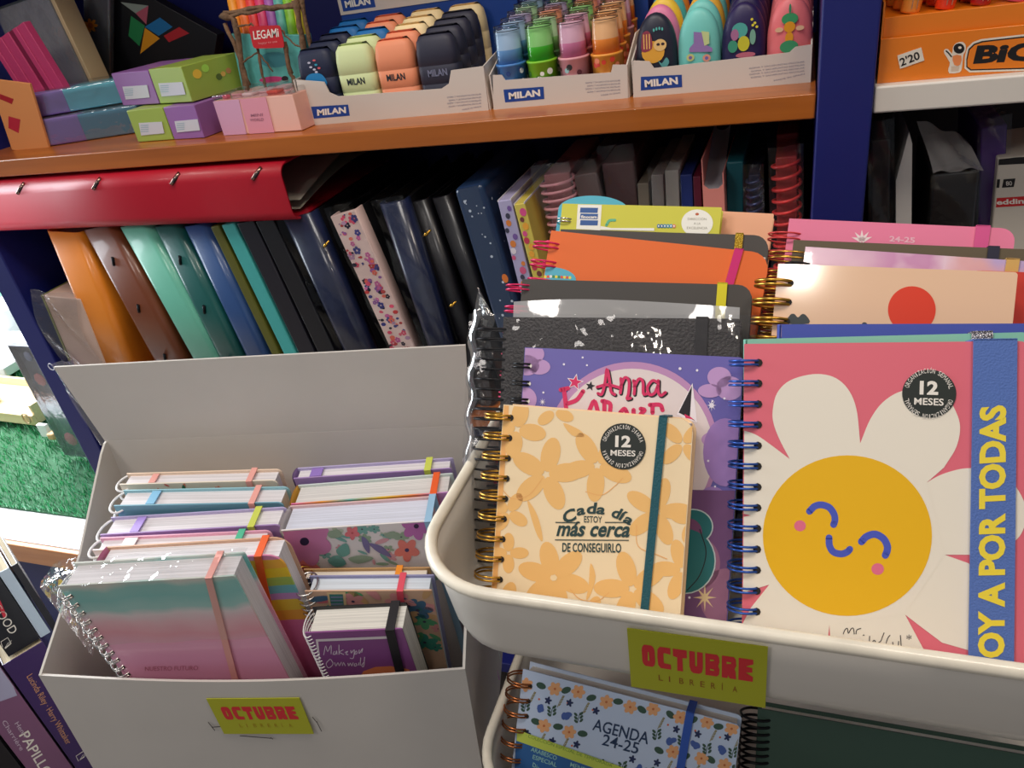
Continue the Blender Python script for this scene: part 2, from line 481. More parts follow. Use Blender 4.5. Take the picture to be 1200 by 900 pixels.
# ------------------------------------------------------------------ OCTUBRE sign lettering
GREEN = (182, 184, 34)
RED_L = M((214, 40, 50), .6); LIME = M((178, 180, 22), .55, coat=.15)
GLY = {  # outlines in a 1x1 cell, then cut marks in the ground colour
 'O': (rrect(.02, .98, 0, 1, .28), [[(.44, .3), (.5, .28), (.56, .3), (.54, .68), (.48, .7)]]),
 'C': ([(.22, 0), (.98, 0), (.98, .24), (.5, .26), (.46, .34), (.46, .66), (.5, .74), (.98, .7), (.98, 1), (.22, 1), (.04, .86), (0, .5), (.04, .14)], []),
 'T': ([(0, 1), (0, .66), (.3, .62), (.28, 0), (.7, 0), (.68, .62), (1, .64), (1, 1)], []),
 'U': ([(.02, 1), (.02, .3), (.12, .08), (.3, 0), (.7, 0), (.9, .08), (.98, .3), (.98, 1), (.58, 1), (.56, .34), (.44, .34), (.42, 1)], []),
 'B': ([(0, 0), (.8, 0), (.96, .1), (1, .34), (.9, .5), (1, .68), (.96, .9), (.82, 1), (0, 1)], [[(.34, .68), (.62, .72), (.62, .76), (.34, .76)], [(.34, .26), (.62, .26), (.62, .31), (.34, .33)]]),
 'R': ([(0, 0), (.4, 0), (.44, .14), (.54, 0), (1, 0), (.96, .34), (.88, .46), (1, .62), (.96, .9), (.82, 1), (0, 1)], [[(.34, .66), (.64, .7), (.64, .75), (.34, .76)]]),
 'E': ([(0, 0), (.98, 0), (1, .22), (.5, .38), (.94, .42), (.94, .62), (.5, .66), (1, .8), (.98, 1), (0, 1)], []),
}
def octubre_sign(parent, fr, quad, name='name_sign', label='lime shop name sign with red lettering', faint=False):
    """quad = sign corners TL,TR,BR,BL in the photo, lying on the face of fr"""
    TL, TR, BR, BL = (V(fr.px(*p)) for p in quad)
    mb = MB(); y = -.0009
    mb.prism([tuple(BL), tuple(BR), tuple(TR), tuple(TL)], y, -.0003, LIME)
    def uv(u, v):
        a = TL + (TR - TL) * u; b = BL + (BR - BL) * u; p = b + (a - b) * v
        return (p.x, p.y)
    def put(pts, m, l): mb.face([(p[0], y - .00015 * l, p[1]) for p in pts], m)
    x = .1; cw = .102; gap = .0155
    for ch in 'OCTUBRE':
        o, cuts = GLY[ch]
        put([uv(x + p[0] * cw, .42 + p[1] * .36) for p in o], RED_L, 1)
        for c in cuts: put([uv(x + p[0] * cw, .42 + p[1] * .36) for p in c], LIME, 2)
        x += cw + gap
    A = Art(mb, fr, 9, 9, off=y)
    cm = M((170, 140, 22), .6) if faint else M((150, 84, 20), .6)
    for k, ch in enumerate('LIBRERÍA'):
        vs, fs, x0, x1, y0, y1 = glyph_mesh(ch); _, _, _, _, c0, c1 = glyph_mesh('H')
        u0 = .22 + k * .078; cwf = .032 if ch not in 'ÍI' else .009
        bv = [mb.bm.verts.new((lambda p: (p[0], y - .0002, p[1]))(uv(u0 + (v[0] - x0) / (x1 - x0) * cwf, .2 + (v[1] - c0) / (c1 - c0) * .1))) for v in vs]
        i = mb.mi(cm)
        for f in fs:
            ff = mb.bm.faces.new([bv[q] for q in f]); ff.material_index = i
    o = mb.build(name, parent); tag(o, label)
    return o

# ------------------------------------------------------------------ utility cart
TX0, TX1, TY0, TY1 = -.2262, .234, .2905, .64
cart = empty('utility_cart', 'white metal tiered trolley holding planners, lime shop sign on its top tray', 'trolley', loc=(TX0, TY0, ZFL))
CARTP = Matrix.Translation(V((TX0, TY0, ZFL)))
def tray(ztop, depth):
    mb = MB()
    def loop(ins, z, rad, n=8):
        x0, x1, y0, y1 = TX0 + ins, TX1 - ins, TY0 + ins, TY1 - ins
        return [(x, y, z) for x, y in rrect(x0, x1, y0, y1, max(rad, .002), n=n)]
    R = .062
    outer = [(.0045, ztop - .004), (.0065, ztop - .03), (.009, ztop - depth + .02), (.012, ztop - depth + .010), (.018, ztop - depth + .003), (.028, ztop - depth)]
    inner = [(i + .0016, z + .0016) for i, z in outer]
    loops = [loop(i, z, R - i) for i, z in inner[::-1]][0:] + [loop(i, z, R - i) for i, z in outer]
    vv = [[mb.bm.verts.new(p) for p in L] for L in loops]; mi = mb.mi(WHITE)
    for a in range(len(vv) - 1):
        for q in range(len(vv[a])):
            f = mb.bm.faces.new((vv[a][q], vv[a][(q + 1) % len(vv[a])], vv[a + 1][(q + 1) % len(vv[a])], vv[a + 1][q])); f.smooth = True; f.material_index = mi
    for L in (vv[0], vv[-1]):
        f = mb.bm.faces.new(L); f.material_index = mi
    o = mb.build('tray', cart); o.matrix_parent_inverse = CARTP.inverted()
    mb = MB(); mb.tube(loop(.004, ztop - .004, R - .004, 10), .0042, WHITE_RIM, n=10, closed=True)
    r = mb.build('rim', o)
    return o
WHITE_RIM = M((226, 218, 200), .35, coat=.3, var=.08, vs=60)
ZT = -.331; ZTF = ZT - .0725; ZL = -.56; ZLF = ZL - .0725
t1 = tray(ZT, .075); t2 = tray(ZL, .075); t3 = tray(-1.0, .075)
for x in (TX0 + .02, TX1 - .02):
    mb = MB(); mb.tube([(x, TY1 - .022, -1.3), (x, TY1 - .022, -.336)], .006, WHITE, n=10)
    mb.tube([(x, TY0 + .022, -1.3), (x, TY0 + .022, -1.06)], .006, WHITE, n=10)
    o = mb.build('post', cart); o.matrix_parent_inverse = CARTP.inverted()
    for y in (TY0 + .022, TY1 - .022):
        mb = MB(); 
        pts = [(x, y, -1.325)]
        mb.box(x - .008, x + .008, y - .02, y + .02, -1.345, -1.303, M((40, 40, 40), .5), .007)
        o = mb.build('caster', cart); o.matrix_parent_inverse = CARTP.inverted()
# sign on the front of the top tray (face plane slightly inside the rim)
frT = Frame((0, TY0 + .0050, -.358), (1, 0, 0), (0, -.105, 1))
sg = octubre_sign(None, frT, [(735, 735), (900, 757), (897, 828), (740, 803)])
sg.matrix_world = frT.mat(); sg.parent = cart; sg.matrix_parent_inverse = CARTP.inverted()

# ------------------------------------------------------------------ white cardboard display box
R3 = lambda v: V((X_.dot(v), Y_.dot(v), Z_.dot(v)))
BXu = R3(V((.995, -.048, -.0897))).normalized()
FRp = R3(V(((545 - 600) * .62 / 900, (784 - 450) * .62 / 900, .62)))
bup = -R3(V((823 - 600, 2010 - 450, 900))).normalized(); bup = (bup - BXu * bup.dot(BXu)).normalized()
BW = .3665; BD = .19; BH = .20
fB = Frame(FRp - BXu * BW - bup * BH, BXu, bup, BW, BH)      # origin: outer front bottom left
box = empty('cardboard_box', 'white cardboard display box with raised lid, full of wire-bound diaries', 'box', fB)
CARD = M((206, 201, 194), .55, var=.03, vs=12)
def bulge(u): return -.007 * math.sin(math.pi * u)
mb = MB()
th = .0022
def front(u, v): return (u * BW, bulge(u) * (v ** .7), v * (BH - .003 * math.sin(math.pi * u)))
mb.grid(front, 24, 8, CARD); mb.grid(lambda u, v: (front(u, v)[0], front(u, v)[1] + th, front(u, v)[2]), 24, 8, CARD)
g = 24
mb.grid(lambda u, v: (u * BW, bulge(u) + th * v, BH - .003 * math.sin(math.pi * u)), 24, 1, CARD)
mb.build('front_panel', box, nrm=False)
hb = BH + .112
prof = [(0, 0), (BD, 0), (BD, hb), (BD - .006, hb - .0005), (BD - .016, hb - .006), (BD * .5, BH + .048), (0, BH)]
for x in (0, BW - th):
    mb = MB()
    a = [mb.bm.verts.new((x, p[0], p[1])) for p in prof]; b = [mb.bm.verts.new((x + th, p[0], p[1])) for p in prof]; i = mb.mi(CARD)
    mb.bm.faces.new(a); mb.bm.faces.new(b[::-1])
    for q in range(len(prof)): mb.bm.faces.new((a[q], b[q], b[(q + 1) % len(prof)], a[(q + 1) % len(prof)]))
    mb.build('side_panel', box)
mb = MB(); mb.box(0, BW, BD - th, BD, 0, hb, CARD, .0005); mb.build('back_panel', box)
mb = MB(); mb.box(th, BW - th, th - .003, BD - th, 0, .003, CARD); mb.build('base_panel', box)
mb = MB(); mb.prism([(-.017, .0862), (BW + .004, .0862), (BW - .002, .0), (.0, .0)], 0, th, CARD)
o = mb.build('lid', box); o.location = (0, BD - th, hb); o.rotation_euler = (math.radians(2), 0, 0)
# sign and pen marks on the bulged front
frS = Frame(fB.O + fB.uy * (-.0066), fB.ux, fB.uz, BW, BH)
s2 = octubre_sign(None, frS, [(242, 818), (351, 817), (368, 859), (263, 859)], faint=True)
s2.matrix_world = frS.mat(); s2.parent = box; s2.matrix_parent_inverse = fB.mat().inverted()
mb = MB(); A = Art(mb, frS, BW, BH, off=0); PEN = M((60, 55, 55), .7)
for pts in ([(244, 846), (252, 856)], [(248, 852), (262, 851)], [(371, 845), (377, 857)], [(366, 840), (372, 847)], [(281, 862), (318, 865)], [(317, 864), (320, 866)]): A.stroke(pts, .9, PEN, 1, sm=0)
o = mb.build('pen_marks'); o.matrix_world = frS.mat(); o.parent = box; o.matrix_parent_inverse = fB.mat().inverted()
# pedestal under the box
mb = MB(); pz = min((fB.O + fB.ux * x + fB.uy * y).z for x in (0, BW) for y in (0, BD))
ctr = fB.O + fB.ux * BW / 2 + fB.uy * BD / 2
m4 = Matrix.Translation(V((ctr.x, ctr.y, 0))) @ Matrix.Rotation(math.atan2(fB.ux.y, fB.ux.x), 4, 'Z')
tilt = fB.mat(); tilt = tilt.copy()
stand = empty('pedestal', 'low white pedestal under the white cardboard box', 'stand', loc=(ctr.x, ctr.y, ZFL))
mb = MB(); mb.box(.004, BW - .004, .004, BD - .004, -.02, -.0005, M((190, 186, 180), .5)); o = mb.build('top'); o.matrix_world = fB.mat(); o.parent = stand; o.matrix_parent_inverse = Matrix.Translation(V((-ctr.x, -ctr.y, -ZFL)))
mb = MB(); mb.box(-.12, .12, -.07, .07, ZFL, pz - .0, M((190, 186, 180), .5), mat=m4); o = mb.build('column'); o.parent = stand; o.matrix_parent_inverse = Matrix.Translation(V((-ctr.x, -ctr.y, -ZFL)))

# ================================================================== LIGHT
def area(name, loc, tgt, size, power, col, sy=None):
    l = bpy.data.lights.new(name, 'AREA'); l.energy = power; l.color = col; l.shape = 'RECTANGLE'; l.size = size; l.size_y = sy or size
    o = bpy.data.objects.new(name, l); COL.objects.link(o); o.location = loc
    o.rotation_euler = (V(tgt) - V(loc)).to_track_quat('-Z', 'Y').to_euler(); return o
area('ceiling_or_fill_lamp', (.45, .12, 1.25), (.2, .5, -.3), .4, 9.5, (1, .86, .72), .4)
area('ceiling_or_fill_lamp', (-.5, .2, 1.25), (-.45, .45, -.4), .5, 12, (1, .93, .86), .4)
area('ceiling_or_fill_lamp', (.01, -1.0, 1.08), (0, .5, -.25), .07, 2, (1, .9, .78), .10)
area('ceiling_or_fill_lamp', (-1.0, -1.0, 1.2), (-.45, .3, -.5), .5, 10, (1, .93, .88), .5)  # added fill light, no known lamp there; brightens the inside of the cardboard box
area('window_daylight', (-3.4, .7, .3), (-1.0, .5, -.6), 1.6, 90, (.86, .94, 1), 1.6)
area('window_daylight', (-2.5, 1.5, .5), (-1.8, 1.1, -.89), 1.0, 110, (.92, .97, 1), 1.0)
wd = bpy.data.worlds.new('world'); SC.world = wd; wd.use_nodes = True
wd.node_tree.nodes['Background'].inputs[0].default_value = (.75, .8, .9, 1); wd.node_tree.nodes['Background'].inputs[1].default_value = .22
vs = SC.view_settings; vs.view_transform = 'Standard'; vs.look = 'None'; vs.exposure = -.18; vs.gamma = 1; vs.use_curve_mapping = False

# ================================================================== BOOKS IN THE TOP TRAY
TA = math.radians(32)
nT = V((0, math.cos(TA), -math.sin(TA)))
C0 = .489
def tf(c, TL, TR, zf=None): return frame_px(nT, c, TL, TR, zf=(ZTF + .0015 if zf is None else zf))
GOLD = M((205, 160, 70), .3, metal=1); BLKW = M((25, 25, 28), .35, metal=.6); BLUEW = M((50, 90, 175), .3, metal=.6)
PINKW = M((225, 40, 100), .35, metal=.3); SILV = M((215, 212, 208), .25, metal=1); CORAL = M((215, 70, 70), .35, metal=.3)
COPPER = M((190, 120, 75), .3, metal=1); DHOLE = M((30, 26, 24), .8)
INK = M((35, 55, 55), .7); WHT = M((238, 232, 222), .5); STK = M((38, 44, 40), .45)

def round_sticker(c, r, word, tilt=3):
    def f(root, fr):
        u, v = fr.px(*c); e = fr.px(c[0] + r, c[1]); R = math.hypot(e[0] - u, e[1] - v)
        mb = MB(); mb.prism([(u + R * math.cos(2 * math.pi * k / 40), v + R * math.sin(2 * math.pi * k / 40)) for k in range(40)], -.0007, -.0003, STK)
        A = Art(mb, fr, 9, 9, off=-.0007); A.clip = (-9, 9, -9, 9)
        A.text('12', (c[0] - r * .34, c[1] + r * .03), (c[0] + r * .34, c[1] + r * .05), r * .5, WHT, 1, .04)
        A.text('MESES', (c[0] - r * .54, c[1] + r * .4), (c[0] + r * .54, c[1] + r * .44), r * .25, WHT, 1, .018)
        A.arc_text('ORGANIZACIÓN ' + word, c, r * .84, -165, -12, r * .17, WHT, 1)
        A.arc_text('ORGANIZACIÓN ' + word, c, r * .84, 15, 168, r * .17, WHT, 1)
        o = mb.build('round_sticker', root); tag(o, 'round black 12 MESES sticker')
    return f

# --- pink daisy planner
def art_daisy(A):
    W_ = M((236, 228, 212), .5); K = (995, 630)
    P = [
        [(925.5, 538), (914, 516), (907, 498), (905.4, 482), (910.5, 461), (925.5, 446), (952.5, 438.5), (976, 441.5), (993, 455), (1003.5, 479), (1008, 519.5), (1000, 600), (940, 600)],
        [(1008, 519.5), (1020, 491), (1035, 471), (1056, 458.5), (1085, 455), (1108, 464), (1119, 480), (1125, 500), (1120.5, 524), (1106, 548), (1086, 565.4), (1060, 610), (1000, 600)],
        [(866, 503), (885, 509), (903, 521), (925.5, 538), (960, 600), K, (880, 604), (864, 600)],
        [(1086, 565.4), (1101, 557), (1119, 551), (1136, 548.6), (1165, 551), (1190, 570), (1203, 600), (1195, 628), (1175, 642), (1136, 650), (1107, 650), (1020, 650)],
        [(1020, 640), (1107, 650), (1135, 660), (1160, 690), (1165, 735), (1135.5, 762), (1104, 753), (1080, 735), (1060.5, 720)],
        [(1000, 640), (1060.5, 720), (1084, 764), (1060, 800), (985, 800), (974, 762), (972, 732)],
        [(980, 650), (972, 732), (968, 765), (930, 810), (890, 800), (867, 775), (868, 735), (880, 712), (901.5, 685)],
        [(980, 640), (901.5, 685), (885, 690), (864, 697), (864, 607), (880, 604)]]
    for k, p in enumerate(P):
        n = (11, 10, 4, 9, 0, 0, 0, 0)[k]
        if n: p = [tuple(q) for q in smooth_open(p[:n], 5)] + p[n:]
        A.poly(p, W_, 1 + k * .12)
    A.poly([(925, 538), (1008, 519), (1086, 565), (1107, 650), (1060, 720), (972, 732), (901, 685), (880, 604)], W_, 2.2)
    A.ell(993, 627.5, 99, 94, M((236, 182, 10), .5), 3.2, n=64)
    B_ = M((72, 88, 190), .5)
    z = lambda p, o: [(840 + a / 3.3333, o + b / 3.3333) for a, b in p]
    A.stroke(z([(362, 730), (383, 710), (410, 705), (440, 716), (458, 742), (461, 765), (456, 782)], 380), 8, B_, 4)
    A.stroke(z([(438, 100), (440, 130), (455, 155), (485, 163), (508, 156), (519, 145)], 600), 8, B_, 4)
    A.stroke(z([(565, 115), (585, 95), (618, 86), (650, 103), (665, 130), (665, 150), (658, 168)], 600), 8.5, B_, 4)
    PK = M((226, 110, 140), .5)
    A.ell(937.5, 616, 6.8, 6.4, PK, 4); A.ell(1028.4, 666.6, 7.3, 6.8, PK, 4)
    I_ = M((40, 38, 45), .6)
    for s in ([(988, 743), (990, 738), (993, 736), (994, 742), (997, 737), (1000, 736), (1001, 743)], [(1003, 743), (1004, 738), (1009, 736)], [(1011, 744), (1013, 744)],
              [(989, 752), (990, 757), (993, 758), (995, 752), (997, 757), (1001, 758), (1003, 752)], [(1006, 758), (1007, 752), (1011, 753), (1011, 759)], [(1018, 757), (1014, 753), (1013, 758), (1018, 758), (1019, 745)],
              [(1022, 755), (1026, 753), (1024, 750), (1021, 756), (1027, 759)], [(1029, 753), (1032, 751), (1034, 746), (1036, 741)], [(1037, 758), (1040, 748), (1043, 744)], [(1046, 752), (1047, 758), (1052, 757), (1053, 751)], [(1056, 758), (1055, 744)]):
        A.stroke(s, 1, I_, 3.5, sm=3)
    A.text('*', (1062, 753), (1068, 753), 9, I_, 3.5)
daisy = tf(C0, (872, 403), (1209, 399.5))
def daisy_band(root, fr, w, h, t):
    mb = MB(); BB = M((82, 112, 180), .75, bump=.3, bs=900)
    u0a, _ = fr.px(1140, 401); u1a, _ = fr.px(1191, 401); u0b, _ = fr.px(1134, 770); u1b, _ = fr.px(1187, 770); _, zb = fr.px(1160, 770)
    k0 = (u0a - u0b) / (h - zb); k1 = (u1a - u1b) / (h - zb)
    mb.prism([(u0b - k0 * zb, 0), (u1b - k1 * zb, 0), (u1a, h + .001), (u0a, h + .001)], -.0024, -.001, BB)
    mb.prism([(u0b - k0 * zb, 0), (u1b - k1 * zb, 0), (u1a, h + .001), (u0a, h + .001)], t + .0005, t + .0018, BB)
    mb.box(u0a, u1a, -.0024, t + .0018, h + .0004, h + .0014, BB)
    A = Art(mb, fr, 9, 9, off=-.0024); A.clip = (-9, 9, -9, 9)
    YW = M((238, 214, 60), .6)
    a = fr.px(1177, 771, -.0024); 
    A.text('OY A POR TODAS', (1177, 771), (1179, 474), 31, YW, 1, .045, up=(-1, -.01))
    o = mb.build('elastic_band', root); tag(o, 'wide blue elastic band lettered OY A POR TODAS in yellow')
book('planner', 'large pink planner with smiling daisy and wide blue lettered band, front of tray', daisy, .018, M((226, 108, 124), .42, coat=.15), art=art_daisy, rnd=.006,
     rings=dict(m=BLUEW, p=.01255, z0=daisy.h - .0115, a=.0105, r=.00075, holes=DHOLE, hw=.0024, hole=.0085, b=.0125), sticker=round_sticker((1088.4, 461.3), 32, 'SEMANAL'), extra=daisy_band)

# --- cream planner with orange flowers
def art_cada(A):
    O_ = M((243, 192, 118), .5); O2 = M((240, 180, 108), .5)
    A.loc([(0, 0), (.004, 0), (.004, A.h), (0, A.h)], O2, 1)
    def flower(cx, cy, r, n, rot, w=.42, l=1):
        for k in range(n):
            a = rot + 2 * math.pi * k / n; x = cx + math.cos(a) * r * .58; y = cy + math.sin(a) * r * .58
            A.ell(x, y, r * .5, r * w * .62, O_, l + .1 * k, a, 20)
    flower(640, 556, 41, 5, -1.35, .44); flower(606, 503, 32, 4, .2, .5); flower(650, 482, 22, 3, .4, .5); flower(700, 545, 40, 5, .4, .42)
    flower(649, 677, 40, 6, .3, .44); flower(741, 690, 42, 5, -.6, .42, 1.5); flower(770, 600, 38, 5, 1.2, .4); flower(800, 520, 30, 4, .8, .42, 1.4); flower(590, 715, 32, 5, 0, .44); flower(800, 668, 34, 5, .7, .42, 1.2)
    flower(596, 600, 24, 4, .6, .5); flower(596, 648, 22, 4, 0, .5); flower(690, 720, 22, 4, .5, .5); flower(812, 610, 26, 4, .3, .5)
    A.ell(649, 677, 4, 3.5, M((248, 222, 176), .5), 3)
    for c in ([(618, 586), (628, 600), (634, 618), (636, 634), (630, 628), (623, 608)], [(692, 660), (698, 675), (693, 695), (687, 703), (690, 685)], [(660, 496), (672, 500), (682, 506), (684, 512), (670, 510)]): A.poly(c, O_, 1.3, 3)
    for s in ([(586, 570), (600, 584), (620, 580), (636, 560)], [(686, 576), (705, 580), (720, 570), (730, 560)], [(746, 615), (748, 640), (770, 650), (782, 655)], [(668, 690), (680, 702), (700, 704), (714, 694)]): A.stroke(s, .9, O2, 2)
    G = M((38, 66, 66), .6)
    # arched script line
    wd = 'Cada día'; n = len(wd); xs = [661, 676, 687, 698, 708, 715, 724, 729, 736]
    wid = [15, 10, 11, 10, 0, 9, 5, 9]
    for k, ch in enumerate(wd):
        if ch == ' ': continue
        t = (xs[k] + wid[k] / 2 - 695) / 36; y = 602 + 10 * t * t; sl = t * .5; cx = xs[k]
        hh = 14 if k == 0 else (13 if ch in 'dí' else 12)
        A.text(ch, (cx, y - wid[k] * sl * .5 + (4 if k == 0 else 0)), (cx + wid[k], y + wid[k] * sl * .5 + (4 if k == 0 else 0)), hh, G, 3, .03, shear=.2)
    A.text('ESTOY', (684.5, 612), (705.5, 612.5), 7.5, G, 3, .01)
    A.text('más cerca', (652, 628), (737, 629.5), 18, G, 3, .028, shear=.25)
    A.text('DE CONSEGUIRLO', (659, 646.5), (728, 647.5), 10.5, G, 3, .02)
    for a, b in (((651, 612), (680, 612.5)), ((709, 612), (738, 612)), ((650.5, 632.5), (737, 633))): A.stroke([a, b], 1.1, G, 3, sm=0)
cada = tf(C0 - .002, (590, 474), (813, 492))
TEAL = M((18, 84, 96), .6, bump=.3, bs=900)
ub, _ = cada.px(756, 712); ut, _ = cada.px(778, 484); _, zb = cada.px(756, 712)
sl = (ut - ub) / (cada.h - zb)
book('planner', 'small cream planner with orange flowers and teal elastic, front left of tray', cada, .02, M((247, 224, 184), .42, coat=.12), art=art_cada, rnd=.009,
     rings=dict(m=GOLD, p=.0137, z0=cada.h - .0085, a=.0125, r=.0008, holes=DHOLE, hw=.0022, hole=.006, b=.0145), sticker=round_sticker((730, 523), 27, 'DIARIA'),
     band=(ut, ub - sl * zb, TEAL, .0052), back=M((240, 205, 160), .5))

# --- night-sky school diary
def art_anna(A):
    A.ell(741, 527, 101, 103, M((190, 140, 185), .5), 1, n=60); A.ell(741, 529, 95, 97, M((226, 212, 210), .5), 2, n=60)
    A.ell(768, 460, 5, 5, M((205, 190, 195), .5), 2.5)
    CL = M((190, 150, 200), .5); CL2 = M((160, 125, 190), .5)
    for c in ((622, 415, 16, 12), (632, 430, 13, 9), (618, 428, 14, 12), (616, 468, 13, 14), (843, 442, 14, 12), (832, 458, 14, 8), (855, 455, 16, 14), (840, 515, 18, 10)): A.ell(*c, CL, 2.6 if c[0] > 800 else 1.4)
    for c in ((850, 530, 26, 40), (835, 600, 22, 30)): A.ell(*c, CL2, 2.7)
    A.poly([(600, 570), (870, 575), (870, 760), (600, 740)], M((112, 72, 118), .5), 2.9)
    for c in ((850, 700, 30, 34), (820, 660, 24, 30)): A.ell(*c, M((150, 100, 130), .5), 3.0)
    S = M((235, 228, 240), .5)
    for x, y, r in ((661, 427, 1.4), (683, 419, 1.3), (688, 428, 1.2), (637, 460, 1.3), (797, 432, 1.8), (817, 434, 1.5), (849, 467, 1.4), (835, 470, 1.3), (830, 540, 1.4), (838, 570, 1.3), (815, 626, 1.6), (647, 500, 1.4), (808, 700, 1.5), (834, 475, 3)): A.ell(x, y, r, r, S, 3.2, n=8)
    for x, y, r in ((834, 475, 6), (636, 471, 4), (826, 700, 14)):
        pts = []
        for k in range(16): a = k * math.pi / 8; rr = r if k % 2 == 0 else r * .25; pts.append((x + rr * math.cos(a), y + rr * math.sin(a) * 1.2))
        A.poly(pts, M((222, 196, 150), .5) if r > 10 else S, 3.4)
    def star(x, y, r, m, l):
        A.poly([(x + (r if k % 2 == 0 else r * .42) * math.sin(k * math.pi / 5 + .2), y - (r if k % 2 == 0 else r * .42) * math.cos(k * math.pi / 5 + .2)) for k in range(10)], m, l)
    PKL = M((214, 40, 96), .5); BK = M((22, 18, 26), .5); WH = M((240, 232, 236), .5)
    star(674, 448, 10.5, WH, 3.5); star(674, 448, 8.5, PKL, 3.7); star(692, 452.5, 6, BK, 3.7)
    q = lambda p: [(520 + a / 3.333, 320 + b / 3.333) for a, b in p]
    letters = [[(603, 470), (618, 472), (630, 430), (638, 375), (648, 420), (654, 462), (668, 474)], [(600, 445), (640, 436), (690, 448)], [(692, 412), (694, 440), (690, 468)], [(692, 440), (708, 408), (724, 422), (722, 470), (716, 490), (730, 488)],
               [(742, 420), (746, 445), (744, 472)], [(744, 445), (762, 414), (778, 424), (780, 470), (792, 472)], [(838, 428), (816, 420), (796, 446), (804, 474), (824, 468), (838, 436)], [(838, 420), (838, 462), (848, 478), (866, 466)]]
    for l in letters: A.stroke(q([(a + 4, b + 4) for a, b in l]), 4.4, BK, 3.6)
    for l in letters: A.stroke(q(l), 3.4, PKL, 3.9)
    K = [[(470, 455), (476, 500), (480, 545)], [(458, 456), (486, 450)], [(545, 462), (520, 495), (484, 510)], [(566, 545), (588, 500), (604, 545)], [(628, 500), (628, 545)], [(620, 500), (650, 510), (650, 545)],
         [(690, 545), (706, 530), (716, 545)], [(742, 535), (742, 555)], [(770, 530), (785, 535), (770, 550)], [(816, 515), (816, 545)], [(806, 515), (845, 515), (855, 535)]]
    for l in K: A.stroke(q(l), 5, PKL, 3.9)
    A.poly(q([(970, 440), (918, 545), (984, 578), (962, 560)]), BK, 3.9); A.poly(q([(972, 430), (910, 552), (950, 574), (990, 584)]), WH, 3.5); A.poly(q([(940, 550), (962, 560), (978, 572), (945, 566)]), PKL, 4.1)
    TE = M((30, 110, 112), .5); WT = M((190, 205, 205), .5)
    q2 = lambda p: [(520 + a / 3.333, 560 + b / 3.333) for a, b in p]
    A.ell(803, 657, 36, 39, WT, 3.4); A.ell(803, 657, 34.5, 37.5, TE, 3.6); A.ell(812, 617, 24, 21, WT, 3.3); A.ell(812, 617, 22.5, 19.5, TE, 3.5); A.ell(806, 624, 17, 17, M((120, 70, 110), .5), 3.55)
    A.stroke(q2([(1000, 200), (1025, 290), (1000, 380), (950, 440)]), 1.2, BK, 3.8)
anna = tf(C0 + .026, (615, 407), (872, 419))
book('school_diary', 'purple night-sky school diary with moon and pink Anna lettering, behind cream planner', anna, .014, M((104, 96, 172), .4, coat=.2), cat='diary', art=art_anna, rnd=.003,
     rings=dict(m=BLKW, p=.0125, z0=anna.h - .013, a=.0085, r=.0008, holes=WHT, hw=.0015, hole=.005, b=.0105), back=WHT)

# --- black textured notebook in clear wrap
BLK = M((52, 47, 47), .38, var=.25, vs=140, bump=.4, bs=500)
blk = tf(C0 + .044, (590, 371.5), (868, 373.5))
def wrap_blk(root, fr, w, h, t):
    F = film(gloss=.04, bump=.9, bs=26, haze=.01, fk=.3); F2 = film(gloss=.1, bump=1., bs=18, haze=.05, tint=(235, 235, 238), fk=.4)
    mb = MB(); rr = random.Random(3)
    def front(u, v): return (-.026 + u * (w + .036), -.0045 - .003 * math.sin(9 * u + 3 * v) ** 2 + .001 * rr.random(), v * (h + .002))
    mb.grid(front, 26, 18, F)
    mb.build('clear_wrap', root, nrm=False)
    mb = MB()   # raised mouth of the sleeve behind the cover
    bz = h - .004
    mb.grid(lambda u, v: (.0 + u * (w - .002), t + .003 - .003 * math.sin(7 * u), bz + v * (.0165 + .004 * math.sin(math.pi * (u * .9 + .1)) - .003 * u)), 26, 4, film(gloss=.1, bump=.5, bs=20, haze=.42, tint=(225, 225, 228)))
    o = mb.build('clear_wrap', root, nrm=False); tag(o, 'milky open mouth of the plastic sleeve')
    mb = MB()   # crumpled bag end round the coil, with a pointed corner
    def edge(u, v):
        a = u * math.pi; return (-.018 - .011 * math.sin(a) + .002 * math.sin(40 * v), t / 2 - (t / 2 + .006) * math.cos(a), v * (h + .004) + .002 * math.sin(5 * a))
    mb.grid(edge, 10, 40, F2)
    def spike(u, v): return (-.024 + .016 * u * (1 - v) + .003 * v, .002 * math.sin(6 * u), h + .001 + .021 * v)
    mb.grid(spike, 6, 6, film(gloss=.12, bump=1., bs=60, haze=.1, fk=.4))
    mb.build('clear_wrap', root, nrm=False)
ue, _ = blk.px(823, 372)
book('notebook', 'black textured wire-bound notebook in clear crinkled plastic wrap, black elastic', blk, .018, BLK, rnd=.002,
     rings=dict(m=BLKW, p=.0075, z0=blk.h - .009, a=.0145, r=.0009, dbl=0, hole=.002, b=.0135), band=(ue, ue, M((38, 34, 36), .6), .008), extra=wrap_blk)

# --- grey notebook with yellow elastic and pink rings
g1 = tf(C0 + .078, (612, 327), (882, 334))
DG = M((66, 62, 58), .55)
uy, _ = g1.px(847, 330)
book('notebook', 'dark grey notebook with yellow elastic and pink rings, behind the wrapped black one', g1, .012, DG, rnd=.01,
     rings=dict(m=PINKW, p=.017, z0=g1.h - .0065, a=.0115, r=.0007, dbl=.0035, hole=.006, b=.0095), band=(uy, uy, M((218, 206, 20), .6), .0068))
